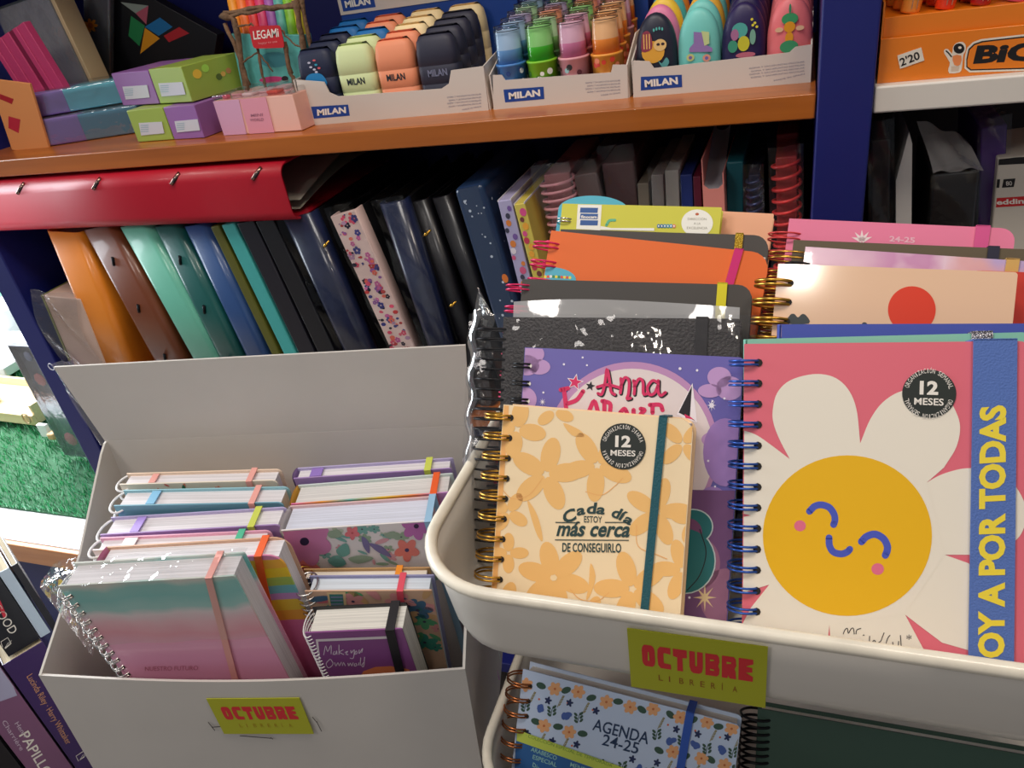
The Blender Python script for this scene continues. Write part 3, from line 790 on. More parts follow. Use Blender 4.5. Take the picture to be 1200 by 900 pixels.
# cyan disc on the orange notebook below, drawn on its cover
def art_orange(A):
    A.ell(644, 328, 31, 15, M((78, 176, 200), .45), 1, n=40)
    rr = random.Random(5)
    for k in range(16): A.ell(620 + k * 3.2, 324 - abs(8 - k) * -.2, 1.6, 1.8, M(rr.choice([(226, 84, 50), (240, 222, 60), (236, 230, 220), (60, 140, 70)]), .5), 2, n=8)
o1 = tf(C0 + .098, (646, 270), (903, 297))
book('notebook', 'orange notebook with magenta elastic and cyan disc, pink rings, upper left stack', o1, .013, M((230, 104, 26), .5), rnd=.013, art=art_orange,
     rings=dict(m=PINKW, p=.0148, z0=o1.h - .012, a=.0125, r=.0008, dbl=.0035, hole=.008, b=.011), band=(o1.px(866, 294)[0], o1.px(856, 325)[0] - .02, M((204, 20, 110), .6), .0062), back=M((228, 92, 28), .5), pagein=.002)
g2 = tf(C0 + .116, (657, 268.5), (902, 276))
book('notebook', 'dark grey notebook with glittery gold elastic, behind the orange notebook', g2, .013, DG, rnd=.011,
     rings=dict(m=PINKW, p=.017, z0=g2.h - .012, a=.0115, r=.0007, dbl=.0035, hole=.006, b=.0095), band=(g2.px(867, 273)[0], g2.px(867, 273)[0], M((196, 160, 40), .35, metal=.4, bump=1, bs=900), .0058))
def art_fin(A):
    q = lambda p: [(560 + a / 3., 150 + b / 3.) for a, b in p]
    W2 = M((240, 238, 228), .5); NV = M((38, 84, 150), .5)
    A.poly(q([(352, 266), (436, 270), (430, 360), (346, 355)]), W2, 1)
    for a, b in ((280, 298), (301, 320), (324, 342)): A.poly(q([(361, a), (423, a + 1), (421, b + 1), (359, b)]), NV, 2)
    A.text('finocam', (681, 256), (699.5, 256.2), 3.6, WHT, 3, .03)
    A.ell(817, 261.5, 18.5, 16, W2, 1, n=36); A.ell(817, 251, 2.2, 1.6, M((190, 90, 50), .5), 2, n=10)
    for k, s in enumerate(('DIRECCIÓN', 'A LA', 'EXCELENCIA')):
        ww = (11, 4, 12)[k]; A.text(s, (817 - ww, 258 + k * 5.2), (817 + ww, 258.2 + k * 5.2), 2.6, M((150, 145, 130), .5), 2)
    A.stroke(q([(452, 342), (462, 326), (482, 324)]), 3, M((90, 180, 140), .5), 2); A.poly(q([(432, 345), (470, 352), (620, 352), (620, 362), (430, 358)]), W2, 2)
    for k in range(6): A.ell(772 + k * 3.6, 265, 2.1, 2.4, M([(40, 110, 160), (40, 110, 160), (50, 130, 170), (60, 140, 160), (60, 150, 190), (220, 130, 90)][k], .5), 3, n=10); A.ell(772 + k * 3.6, 265, .9, 1.1, W2, 4, n=8)
f1 = tf(C0 + .134, (659, 238.5), (846, 243))
book('planner', 'yellow-green planner with blue and white brand panel, left stack upper back', f1, .013, M((206, 202, 60), .5), rnd=.001, art=art_fin,
     rings=dict(m=SILV, p=.014, z0=f1.h - .014, a=.008, r=.0007, hole=.009, b=.0095))
c1 = tf(C0 + .149, (668, 229), (722, 231))
cc = empty('round_card', 'cyan rounded card top peeking out behind the yellow-green planner', 'card', c1)
mb = MB(); Rr = .03; cu, cz = c1.px(697, 230); 
mb.prism([(cu - .031, 0), (cu + .031, 0), (cu + .031, cz - .012)] + [(cu + .031 * math.cos(a), cz - .012 + .0125 * math.sin(a)) for a in (math.pi * k / 24 for k in range(1, 24))] + [(cu - .031, cz - .012)], 0, .0012, M((70, 172, 196), .45)); mb.build('card_sheet', cc)
p1_ = tf(C0 + .152, (836, 247), (907, 250.5))
book('notepad', 'pale peach notepad standing behind the yellow-green planner', p1_, .018, M((240, 178, 140), .6), cat='notepad', rnd=.001, pages=pages_mat((214, 190, 160)))

# --- right column, behind the daisy planner
TQ = M((128, 190, 168), .55)
def glit(root, fr, w, h, t):
    u0, _ = fr.px(1138, 392); u1, _ = fr.px(1163, 392)
    G = M((180, 172, 168), .25, metal=.7, var=.8, vs=900, bump=1, bs=1200)
    mb = MB()
    mb.box(u0, u1, -.0016, -.0005, h - .05, h + .001, G); mb.box(u0, u1, t + .0004, t + .0014, h - .05, h + .001, G); mb.box(u0, u1, -.0016, t + .0014, h + .0003, h + .0013, G)
    tag(mb.build('elastic_band', root), 'silver glitter elastic band')
gr = tf(C0 + .021, (876, 397.5), (1212, 389))
book('notebook', 'sea-green notebook with silver glitter elastic, directly behind the daisy planner', gr, .008, TQ, rnd=.006, extra=glit)
bl = tf(C0 + .031, (916, 380), (1216, 379))
book('notebook', 'royal blue notebook between the sea-green and cream notebooks', bl, .007, M((62, 78, 168), .5), rnd=.002)
def art_cream(A):
    A.ell(1068.5, 363, 28, 27.5, M((222, 58, 30), .4), 1, n=48)
    A.poly([(922, 379), (926, 369), (931, 368), (935, 372), (940, 368), (945, 370), (948, 379)], M((60, 68, 70), .5), 1, 3)
    A.ell(1013, 380, 3, 2.4, M((60, 68, 70), .5), 1)
cr = tf(C0 + .050, (912, 309), (1193, 319))
book('planner', 'glossy cream planner with red circle and gold rings, right side stack', cr, .02, M((238, 198, 164), .12, coat=1), rnd=.002, art=art_cream,
     rings=dict(m=GOLD, p=.0127, z0=cr.h - .0125, a=.0135, r=.0011, dbl=.0028, holes=DHOLE, hw=.002, hole=.009, b=.0138), back=M((216, 60, 40), .5))
rd = tf(C0 + .0715, (1150, 317), (1230, 320))
book('notebook', 'red notebook edge showing behind the cream planner, far right', rd, .006, M((204, 52, 36), .5), rnd=.002)
lil = ramp_mat('marble', [(0, (226, 190, 208)), (.35, (206, 150, 190)), (.45, (232, 205, 220)), (.6, (226, 176, 178)), (.72, (190, 170, 214)), (1, (232, 200, 214))], 'X', 6, .9, 22, .2, .6)
ma_ = tf(C0 + .079, (944, 289), (1232, 308))
book('notebook', 'lilac marbled notebook with gold elastic, behind the cream planner', ma_, .012, lil, rnd=.003, band=(ma_.px(1186, 309)[0], ma_.px(1186, 309)[0], M((208, 166, 92), .4), .0072),
     rings=dict(m=BLKW, p=.0135, z0=ma_.h - .013, a=.009, r=.0009, hole=.004, b=.009))
ol = tf(C0 + .096, (930, 281), (1226, 293))
book('notebook', 'olive-brown notebook with navy elastic and gold rings, right stack', ol, .014, M((92, 80, 58), .55), rnd=.008, band=(ol.px(1164, 294)[0], ol.px(1164, 294)[0], M((24, 24, 50), .6), .0066),
     rings=dict(m=GOLD, p=.0137, z0=ol.h - .011, a=.0155, r=.0007, dbl=.004, hole=.011, b=.0105))
def art_crown(A):
    wq = M((240, 220, 220), .5)
    for a in (-72, -40, 0, 38, 70): 
        t = math.radians(a); x, y = 1010, 282
        A.poly([(x - 3 * math.cos(t), y - 3 * math.sin(t)), (x + 13 * math.sin(t), y - 13 * math.cos(t)), (x + 3 * math.cos(t), y + 3 * math.sin(t))], wq, 1)
    A.text('24-25', (1042, 283), (1072, 285), 6.5, M((236, 180, 196), .5), 1, .03)
pk = tf(C0 + .118, (925, 256), (1191, 268))
book('notebook', 'pink notebook with pale crown and magenta-pink elastic, rearmost on the right', pk, .014, M((232, 124, 158), .5), rnd=.009, art=art_crown, band=(pk.px(1152, 266)[0], pk.px(1152, 266)[0], M((214, 80, 140), .6), .0085),
     rings=dict(m=CORAL, p=.0137, z0=pk.h - .013, a=.013, r=.0007, dbl=.004, hole=.009, b=.0105))

# ================================================================== LOWER TRAY
ag = frame_px(nT, .612, (613, 784), (868, 850), zf=ZLF + .0015)
def art_agenda(A):
    rr = random.Random(8)
    BL_ = M((70, 98, 168), .5); BD_ = M((30, 44, 88), .5); OR = M((232, 170, 118), .5); GR = M((56, 86, 70), .5); OL = M((150, 140, 96), .5)
    spots = []
    for gx in range(0, 17):
        for gy in range(0, 8):
            x = 618 + gx * 15 + (gy % 2) * 7 + rr.uniform(-3, 3); y = 800 + gy * 15 + (x - 618) * .22 + rr.uniform(-3, 3)
            if 688 < x < 768 and 836 < y < 888: continue
            k = (gx * 3 + gy * 5) % 6
            if k == 0:
                for q in range(6): a = q * math.pi / 3 + x; A.ell(x + 4.4 * math.cos(a), y + 4.4 * math.sin(a), 4.2, 2.9, OR, 1 + .05 * q, a, 10)
                A.ell(x, y, 1.5, 1.5, M((200, 110, 60), .5), 2, n=8)
            elif k == 1:
                for q in range(4): A.ell(x + rr.uniform(-3, 3), y + rr.uniform(-2, 3), 4.6, 3.2, BL_, 1 + .05 * q, rr.uniform(0, 3), 10)
            elif k == 2:
                for q in range(5): a = q * 1.256; A.ell(x + 2 * math.cos(a), y + 2.4 * math.sin(a), 2.6, 1.4, BD_, 1 + .05 * q, a, 8)
            elif k == 3:
                A.ell(x, y, 6, 3.8, GR, 1, rr.uniform(-.5, .9), 12)
            elif k == 4:
                A.stroke([(x - 1, y + 6), (x, y), (x + 2, y - 6)], .8, GR, 1, sm=2, caps=False)
                for q in (-4, 0, 4): A.ell(x - 3, y + q, 2.8, 1.5, GR, 1.5, .8, 8); A.ell(x + 3.5, y + q - 1, 2.8, 1.5, GR, 1.5, -.8, 8)
            else:
                A.stroke([(x - 3, y + 7), (x, y), (x + 4, y - 7)], .8, OL, 1, sm=2, caps=False)
                for q in (-5, -2, 1, 4): A.ell(x - q * .5 + 1.8, y + q, 1.9, .8, OL, 1.5, -.9, 8)
                A.ell(x + 9, y + 2, 1.3, 1.3, M((216, 110, 70), .5), 1, n=8)
    N = M((30, 56, 92), .5)
    A.text('AGENDA', (694, 855), (759, 872), 13.5, N, 3, .008, up=(.22, -.97)); A.text('24-25', (705, 872.5), (747, 883.5), 13, N, 3, .008, up=(.22, -.97))
def leaf(root, fr, w, h, t):
    mb = MB()
    pts = [fr.px(*p) for p in ((606, 855), (760, 910), (750, 990), (600, 960))]
    mb.prism([pts[3], pts[2], pts[1], pts[0]], -.0012, -.0006, M((44, 96, 156), .5))
    A = Art(mb, fr, 9, 9, off=-.0012); A.clip = (-9, 9, -9, 9)
    A.poly([(606, 855), (760, 910), (759, 922), (605.5, 868)], M((196, 212, 86), .5), 1)
    LT = M((150, 200, 190), .5)
    for k, (s, x) in enumerate((('ARABESCO', 622), ('ESPECIAL', 624), ('Diario', 624))): A.text(s, (x, 880 + k * 9), (x + (30, 28, 14)[k], 891 + k * 9 - k), 5, LT, 1, .01, up=(.2, -.97))
    A.text('MENSUAL', (668, 898), (698, 909), 5, LT, 1, .01, up=(.2, -.97))
    A.text('· COLECCIÓN ESPECIAL DE TEMPORADA ·', (616, 863), (720, 900), 3.6, M((110, 150, 60), .5), 2, up=(.2, -.97))
    tag(mb.build('paper_leaflet', root), 'blue and lime paper leaflet tucked on the cover')
ub = ag.px(809, 835)[0]
book('planner', 'pale blue floral AGENDA 24-25 planner with blue elastic in the lower tray', ag, .02, M((196, 212, 236), .45, coat=.1), rnd=.004, art=art_agenda,
     rings=dict(m=COPPER, p=.0128, z0=ag.h - .0125, a=.0135, r=.0008, holes=DHOLE, hw=.002, hole=.008, b=.0145), band=(ub, ub - .006, M((44, 86, 178), .6), .0062), extra=leaf)
dk = frame_px(nT, .640, (888, 830), (1230, 890), zf=ZLF + .0015)
book('notebook', 'dark green notebook with thick black coil in the lower tray', dk, .016, M((52, 78, 66), .6), rnd=.004, rings=dict(m=BLKW, p=.0056, z0=dk.h - .008, a=.0125, r=.0011, dbl=0, hole=.009, b=.0125))

# ================================================================== DIARIES IN THE CARDBOARD BOX
LEAN = math.radians(6)
upB = (fB.uz * math.cos(LEAN) - fB.uy * math.sin(LEAN))
nB = fB.ux.cross(fB.uz); nB = V(fB.uy)
nB = (fB.uy * math.cos(LEAN) + fB.uz * math.sin(LEAN)).normalized()
cRIM = nB.dot(fB.O + fB.uz * BH)
def bf(off, TL, TR, hmin=.0):
    c = cRIM + off
    a = on(*TL, nB, c); b = on(*TR, nB, c)
    ux = (b - a).normalized(); up = ux.cross(nB).normalized()
    if up.z < 0: up = -up
    h1 = (a - fB.O).dot(fB.uz) / up.dot(fB.uz); h2 = (b - fB.O).dot(fB.uz) / up.dot(fB.uz)
    h = min(h1, h2) - .0045
    return Frame(a - up * h, ux, up, (b - a).length, h)
def blot(cols, n, seed, ymax=None, rx=(6, 14)):
    """loose watercolour flowers printed over a cover"""
    def f(A):
        rr = random.Random(seed)
        for k in range(n):
            u = rr.uniform(0, A.w); v = A.h - rr.uniform(0, .09); r = rr.uniform(*rx) / 1500
            c = M(rr.choice(cols), .5); kind = rr.random()
            if kind < .45:
                m = rr.choice((5, 6)); a0 = rr.random()
                for q in range(m):
                    a = a0 + q * 2 * math.pi / m; cx = u + math.cos(a) * r * .55; cz = v + math.sin(a) * r * .55
                    A.loc([(cx + r * .5 * math.cos(t) * math.cos(a) - r * .33 * math.sin(t) * math.sin(a), cz + r * .5 * math.cos(t) * math.sin(a) + r * .33 * math.sin(t) * math.cos(a)) for t in (j * math.pi / 6 for j in range(12))], c, 1 + (k % 9) * .3 + q * .02)
                A.loc([(u + r * .14 * math.cos(t), v + r * .14 * math.sin(t)) for t in (j * math.pi / 4 for j in range(8))], M((70, 60, 90), .5), 4)
            else:
                a = rr.uniform(0, 3.1)
                A.loc([(u + r * math.cos(t) * math.cos(a) - r * .34 * math.sin(t) * math.sin(a), v + r * math.cos(t) * math.sin(a) + r * .34 * math.sin(t) * math.cos(a)) for t in (j * math.pi / 6 for j in range(12))], c, 1 + (k % 9) * .3)
    return f
WHITEW = M((235, 235, 235), .2, coat=.5)
FILMB = film(gloss=.10, bump=.8, bs=30)
def wrap(root, fr, w, h, t):
    """clear shrink wrap over the top and spine end"""
    mb = MB(); rr = random.Random(int(w * 1e5))
    F = film(gloss=.09, bump=1., bs=45, haze=.03, fk=.4)
    mb.grid(lambda u, v: (-.013 + u * (w + .016), -.002 + v * (t + .004), h + .002 + .0013 * math.sin(23 * u + 5 * v)), 24, 5, F)
    mb.grid(lambda u, v: (-.013 + u * (w + .016), -.002 - .0008 * math.sin(17 * u), h + .002 - v * .075), 24, 4, film(gloss=.02, bump=.5, bs=20, fk=.15))
    mb.grid(lambda u, v: (-.013 - .003 * math.sin(math.pi * u), -.002 + u * (t + .004), h + .002 - v * .09 + .001 * math.sin(9 * u)), 5, 16, F)
    mb.build('clear_wrap', root, nrm=False)
PAGEW = pages_mat((236, 232, 236))
LAV = M((170, 140, 196), .5); LAV2 = M((186, 176, 216), .5)
ORG = M((238, 96, 34), .6); PKB = M((240, 170, 160), .6); YGB = M((206, 216, 90), .6)
# left row, front to back
def b_strips(fr, specs):
    out = []
    for (pt, pb, m, bw) in specs:
        u0 = fr.px(*pt)[0]
        if pb: 
            u1, z1 = fr.px(*pb); s = (u0 - u1) / (fr.h - z1); ub = u1 - s * z1
        else: ub = u0
        out.append((u0, ub, m, bw))
    return out
def pt_text(A):
    m = M((196, 110, 130), .5)
    A.text('NUESTRO FUTURO', (170, 786), (232, 785), 5, m, 1)
L1 = bf(.010, (68, 687), (275, 675))
tealm = ramp_mat('watercolour', [(0, (244, 170, 200)), (.2, (248, 158, 178)), (.38, (250, 190, 204)), (.5, (240, 224, 228)), (.58, (150, 214, 208)), (.75, (110, 202, 198)), (.9, (124, 204, 198)), (1, (214, 218, 208))], 'Z', 1/.075, .55, 11, .25, .3, -(L1.h - .075)/.075)
book('diary', 'wrapped teal and pink watercolour diary with silver rings, front left of cardboard box', L1, .024, tealm, cat='diary', pages=PAGEW, rnd=.002, art=pt_text,
     rings=dict(m=SILV, p=.0105, z0=L1.h - .012, a=.0085, r=.0009, dbl=.0026, holes=DHOLE, hw=.0016, hole=.0055, b=.0155), band=b_strips(L1, [((246, 678), (275, 790), PKB, .0055)]), extra=wrap)
L2 = bf(.044, (113, 662), (329, 650))
rain = ramp_mat('rainbow', [(0, (226, 120, 170)), (.14, (240, 170, 60)), (.28, (236, 200, 60)), (.42, (200, 150, 210)), (.5, (110, 190, 200)), (.6, (170, 200, 90)), (.7, (244, 208, 40)), (.82, (246, 180, 60)), (.93, (226, 140, 180)), (1, (224, 140, 180))], 'Z', 1/.095, .1, 12, .4, .12, -(L2.h - .095)/.095, const=True)
book('diary', 'rainbow-striped diary with orange elastic, second in the left row of the cardboard box', L2, .02, rain, cat='diary', pages=PAGEW, rnd=.013, band=b_strips(L2, [((303, 652), (334, 792), ORG, .0062)]), back=M((214, 170, 140), .5))
L3 = bf(.072, (108, 645), (311, 636))
FL = [(226, 110, 150), (240, 150, 170), (70, 150, 140), (120, 180, 170), (236, 190, 180), (200, 120, 170)]
book('diary', 'pink and teal floral diary with green elastic, third in the left row', L3, .015, M((240, 222, 224), .5), cat='diary', art=blot(FL, 46, 2), back=M((232, 170, 196), .5), pages=PAGEW,
     rings=dict(m=WHITEW, p=.011, z0=L3.h - .006, a=.008, r=.0012, dbl=0, b=.011), band=b_strips(L3, [((277, 637), None, M((80, 188, 150), .6), .006)]), tab=(.03, M((250, 240, 240), .5), .012))
L4 = bf(.092, (117, 627), (327, 615))
book('diary', 'lavender diary with lime elastic and purple marker, fourth in the left row', L4, .022, LAV, cat='diary', pages=PAGEW, rnd=.004, back=LAV2,
     rings=dict(m=WHITEW, p=.011, z0=L4.h - .006, a=.009, r=.0012, dbl=0, b=.014), band=b_strips(L4, [((294, 616), None, YGB, .006)]), tab=(.031, M((176, 148, 226), .5), .008))
L5 = bf(.119, (133, 593), (331, 589))
book('diary', 'sky blue diary with pink elastic and blue marker, fifth in the left row', L5, .021, M((120, 172, 190), .5), cat='diary', pages=PAGEW, back=M((150, 200, 212), .5),
     rings=dict(m=WHITEW, p=.011, z0=L5.h - .006, a=.009, r=.0012, dbl=0, b=.0135), band=b_strips(L5, [((295, 590), None, PKB, .0055)]), tab=(.033, M((130, 190, 226), .5), .008))
L6 = bf(.146, (140, 568), (324, 563))
book('diary', 'cream floral diary with red poppies, rearmost in the left row of the box', L6, .016, M((238, 226, 208), .5), cat='diary', art=blot([(214, 80, 70), (236, 140, 110), (60, 120, 90), (120, 160, 110)], 50, 4, rx=(4, 8)), pages=PAGEW,
     rings=dict(m=WHITEW, p=.011, z0=L6.h - .006, a=.008, r=.0012, dbl=0, b=.011), band=b_strips(L6, [((292, 564), None, PKB, .0055)]), tab=(.03, PKB, .006), back=M((240, 214, 190), .5))
# right row, front to back
def art_make(A):
    A.poly([(370, 749), (460, 745), (480, 860), (384, 860)], M((232, 222, 226), .5), 1); A.poly([(373, 751.5), (470, 747.5), (480, 870), (387, 870)], M((136, 74, 136), .5), 2)
    A.poly([(418, 800), (426, 786), (440, 781), (458, 780), (480, 784), (480, 810), (418, 810)], M((222, 130, 80), .5), 3)
    Wt = M((230, 214, 228), .5)
    q = lambda p: [(320 + a / 3.4625, 640 + b / 3.4625) for a, b in p]
    for s in ([(206, 440), (214, 402), (222, 426), (236, 400), (236, 436)], [(250, 424), (244, 436), (254, 436), (258, 422), (260, 438)], [(268, 398), (268, 438)], [(286, 418), (270, 428), (288, 438)], [(292, 430), (304, 424), (296, 436), (306, 438)],
              [(316, 420), (318, 432), (330, 418), (326, 452), (312, 452)], [(336, 424), (332, 436), (342, 432), (338, 422)], [(350, 418), (350, 434), (364, 412), (360, 430)],
              [(232, 456), (216, 474), (226, 492), (244, 476), (234, 456)], [(250, 470), (256, 484), (264, 470), (270, 484), (278, 468)], [(282, 484), (286, 470), (294, 484)], [(304, 472), (308, 484), (314, 472), (320, 484), (326, 470)], [(332, 474), (330, 484), (340, 482), (336, 472)], [(346, 482), (350, 470)], [(356, 450), (354, 482)], [(368, 470), (360, 482), (368, 486), (372, 448)]):
        A.stroke(q(s), .9, Wt, 3.5, sm=3, caps=False)
R1 = bf(.012, (357, 742), (471, 737))
book('notebook', 'small purple Make your Own world notebook with black elastic, front right of the box', R1, .026, M((142, 80, 142), .45), art=art_make, back=M((24, 22, 26), .5), pages=pages_mat((236, 234, 226)), rnd=.002,
     rings=dict(m=WHITEW, p=.0042, z0=R1.h - .004, a=.006, r=.0006, dbl=0, hole=.004, b=.0145), band=b_strips(R1, [((457, 737), (469, 786), M((26, 24, 30), .6), .0075)]), right_in=.0005)
R2 = bf(.046, (357, 693), (506, 692))
trop = [(226, 120, 130), (60, 150, 130), (214, 170, 120), (70, 110, 140), (220, 150, 150), (90, 170, 120)]
def art_trop(A):
    blot(trop, 60, 6, rx=(9, 20))(A)
    A.poly([(383, 693), (405, 693), (407, 716), (387, 717)], M((226, 196, 150), .5), 5); A.poly([(386, 695.5), (402, 695.5), (403.5, 713), (389, 713.5)], M((70, 130, 124), .5), 6)
    for k in range(4): A.stroke([(388, 699 + k * 4), (402, 698.8 + k * 4)], 1.2, M((150, 150, 190), .5), 7, sm=0)
book('diary', 'tropical flower diary with coral elastic and silver coil, right row of the box', R2, .017, M((216, 178, 150), .5), cat='diary', art=art_trop, pages=pages_mat((226, 236, 246)), rnd=.001,
     rings=dict(m=SILV, p=.0065, z0=R2.h - .001, a=.0095, r=.0009, dbl=0, b=.0125), band=b_strips(R2, [((469, 693), (473, 725), M((226, 80, 100), .6), .0055)]), back=M((150, 150, 190), .5))
R3 = bf(.066, (352, 679), (502, 677))
book('notebook', 'cream-topped notebook with orange elastic and gold coil, third in the right row', R3, .012, M((50, 48, 80), .5), art=blot([(230, 200, 150), (90, 90, 140)], 30, 9), pages=pages_mat((240, 232, 218)), back=M((190, 150, 100), .5), rnd=.001,
     rings=dict(m=GOLD, p=.008, z0=R3.h - .001, a=.0085, r=.0007, dbl=0, b=.009), band=b_strips(R3, [((466, 678), None, M((240, 150, 40), .6), .0055)]))
def art_big(A):
    def fl(cx, cy, r, m1, m2, n=6, l=2):
        for k in range(n): a = k * 2 * math.pi / n + .3; A.ell(cx + math.cos(a) * r * .5, cy + math.sin(a) * r * .42, r * .52, r * .34, m1, l + .05 * k, a, 16)
        A.ell(cx, cy, r * .17, r * .15, m2, l + 1, n=14)
    G1 = M((150, 172, 150), .5); G2 = M((110, 170, 160), .5); G3 = M((120, 112, 160), .5)
    blot([(150, 176, 150), (120, 176, 168), (190, 200, 180), (216, 160, 170)], 50, 12, rx=(5, 11))(A)
    fl(357, 634, 32, M((208, 130, 180), .5), M((40, 34, 70), .5), 7, 4); fl(488, 616, 18, M((190, 110, 180), .5), M((50, 30, 70), .5), 6, 4)
    fl(477, 644, 15, M((230, 130, 120), .5), M((60, 60, 110), .5), 5, 4); fl(355, 664, 22, M((230, 130, 130), .5), M((200, 90, 100), .5), 5, 3.6); fl(413, 624, 9, M((230, 120, 130), .5), M((200, 80, 90), .5), 5, 4)
    for p, m in (([(424, 628), (432, 634), (433, 648), (426, 640)], G3), ([(432, 636), (448, 640), (459, 652), (444, 647)], G3), ([(384, 656), (396, 650), (406, 660), (394, 664)], G2), ([(394, 644), (406, 636), (410, 648), (400, 652)], G2), ([(408, 654), (424, 650), (438, 654), (420, 660)], G1), ([(384, 624), (396, 620), (400, 628), (388, 630)], G1), ([(450, 626), (462, 622), (468, 630), (456, 630)], G1)): A.poly(p, m, 4.5, 3)
R4 = bf(.084, (329, 622), (500, 611))
book('diary', 'large watercolour floral diary, white with pink and purple blooms, right row', R4, .03, M((232, 226, 226), .4), cat='diary', art=art_big, pages=pages_mat((220, 224, 240)), rnd=.001, back=M((226, 190, 190), .5),
     band=b_strips(R4, [((502, 612), None, M((150, 190, 220), .6), .006)]))
R5 = bf(.119, (341, 591), (527, 577))
book('diary', 'thick rainbow-edged diary with orange elastic, fifth in the right row', R5, .025, ramp_mat('edge', [(0, (230, 120, 170)), (.2, (240, 160, 60)), (.4, (110, 180, 170)), (.6, (240, 200, 60)), (.8, (236, 140, 90)), (1, (200, 140, 200))], 'X', 7, .3, 10), cat='diary', pages=pages_mat((226, 224, 222)), rnd=.001,
     band=b_strips(R5, [((508, 579), None, ORG, .006)]), spine=M((244, 190, 80), .5), back=M((210, 224, 220), .5))
R6 = bf(.149, (344, 561), (529, 549))
book('diary', 'lavender diary with lime elastic, rearmost in the right row of the box', R6, .015, LAV, cat='diary', pages=PAGEW, rnd=.002, back=LAV2, band=b_strips(R6, [((501, 551), None, YGB, .006)]), tab=(.02, M((150, 120, 200), .5), .011))

# ================================================================== ON THE WOODEN SHELF
YB = .852
CW_ = M((214, 204, 194), .5)
frM = Frame((0, YB, ZSH), (1, 0, 0), (0, 0, 1), 1, 1)
NAVYL = M((20, 66, 150), .5)
def pr(x, y): u, v = frM.px(x, y); return (u, v)
def crate(name, label, outline, y0, depth, logo, sub, hback, header=None):
    pts = [pr(*p) for p in outline]
    xs = [p[0] for p in pts]; x0, x1 = min(xs), max(xs)
    # bottom corners set onto the shelf
    pts = [(x, max(z, 0)) for x, z in pts]
    pts[-1] = (pts[-1][0], 0); pts[-2] = (pts[-2][0], 0)
    root = empty(name, label, 'display box', Frame((x0, YB, ZSH), (1, 0, 0), (0, 0, 1)))
    loc = [(p[0] - x0, p[1]) for p in pts]; w = x1 - x0
    fr = Frame((x0, YB, ZSH), (1, 0, 0), (0, 0, 1), w, .1)
    mb = MB(); mb.prism(loc[::-1], 0, .0015, CW_)
    A = Art(mb, fr, 9, 9); A.clip = (-9, 9, -9, 9)
    (lx0, ly0), (lx1, ly1), (lx2, ly2), (lx3, ly3) = logo
    A.poly(logo, NAVYL, 1)
    hh = (ly3 - ly0) * .52
    A.text('MILAN', (lx3 + (lx2 - lx3) * .1, ly3 - (ly3 - ly0) * .24), (lx2 - (lx2 - lx3) * .1, ly2 - (ly2 - ly1) * .24), hh, WHT, 2, .045)
    G = M((130, 128, 150), .6)
    (sx0, sy0), (sx1, sy1), n = sub
    for k in range(n):
        xx0 = sx0 + (k == n - 1) * (sx1 - sx0) * .45 + (2 if k % 2 else 0)
        A.text('GOMA Y SACAPUNTAS ESCOLAR' if k < n - 1 else 'MADE IN SPAIN', (xx0, sy0 + k * 3.6), (sx1, sy1 + k * 3.6), 1.7, G, 1)
    mb.build('front_panel', root)
    hl = loc[0][1]; hr = loc[-3][1]
    for x, h in ((0, hl), (w - .0015, hr)):
        mb = MB(); a = [(x, .0016, 0), (x, depth, 0), (x, depth, hback), (x, .06, hback), (x, .0016, h)]
        A_ = [mb.bm.verts.new(p) for p in a]; B_ = [mb.bm.verts.new((p[0] + .0015, p[1], p[2])) for p in a]; i = mb.mi(CW_)
        mb.bm.faces.new(A_); mb.bm.faces.new(B_[::-1])
        for q in range(5): mb.bm.faces.new((A_[q], B_[q], B_[(q + 1) % 5], A_[(q + 1) % 5]))
        mb.build('side_panel', root)
    mb = MB(); mb.box(.002, w - .002, .002, depth - .002, 0, .0015, CW_)
    n = 5
    for k in range(n): mb.box(.002, w - .002, .0025 + k * (depth - .006) / n, .0025 + (k + 1) * (depth - .006) / n - .0002, .0016, .004 + k * .0042, CW_)
    mb.build('stepped_insert', root)
    mb = MB(); mb.box(.001, w - .001, depth - .0015, depth, 0, .15, NAVYL)
    mb.box(.001, w - .001, depth - .0025, depth - .0016, .108, .15, CW_)
    A = Art(mb, Frame((x0, YB + depth - .0025, ZSH), (1, 0, 0), (0, 0, 1)), 9, 9); A.fr = None
    A.P = lambda p: p; A.off = depth - .0025; A.clip = (-9, 9, -9, 9)
    z0 = .112
    A.loc([(.006, z0), (.055, z0), (.055, z0 + .015), (.006, z0 + .015)], NAVYL, 1)
    vs, fs, gx0, gx1, gy0, gy1 = glyph_mesh('MILAN', .045)
    bv = [mb.bm.verts.new((.011 + (v[0] - gx0) / (gx1 - gx0) * .038, depth - .003, z0 + .004 + (v[1] - gy0) / (gy1 - gy0) * .008)) for v in vs]; i = mb.mi(WHT)
    for f in fs: mb.bm.faces.new([bv[k] for k in f]).material_index = i
    mb.build('header_card', root)
    return root, x0, w, depth, n
b1 = crate('display_box', 'white display box of rounded eraser sharpeners, leftmost of three along the shelf', [(347, 93.5), (379.5, 96), (386, 108.5), (396, 113), (517, 104), (526, 98), (528.5, 82.5), (566.5, 77.5), (573, 131.5), (357, 147)], YB, .15,
           [(364.5, 125), (408, 122.5), (410, 135.5), (368, 139)], ((524, 115), (564, 111), 5), .056)
b2 = crate('display_box', 'white display box of clear-lidded sharpeners in the middle of the shelf', [(577.5, 88), (588, 88), (592, 94), (716, 85), (718, 76), (735, 76), (736, 115), (578, 126)], YB, .15,
           [(590, 105), (637, 101.5), (638, 116), (592, 120)], ((686, 98), (727, 95), 5), .056)
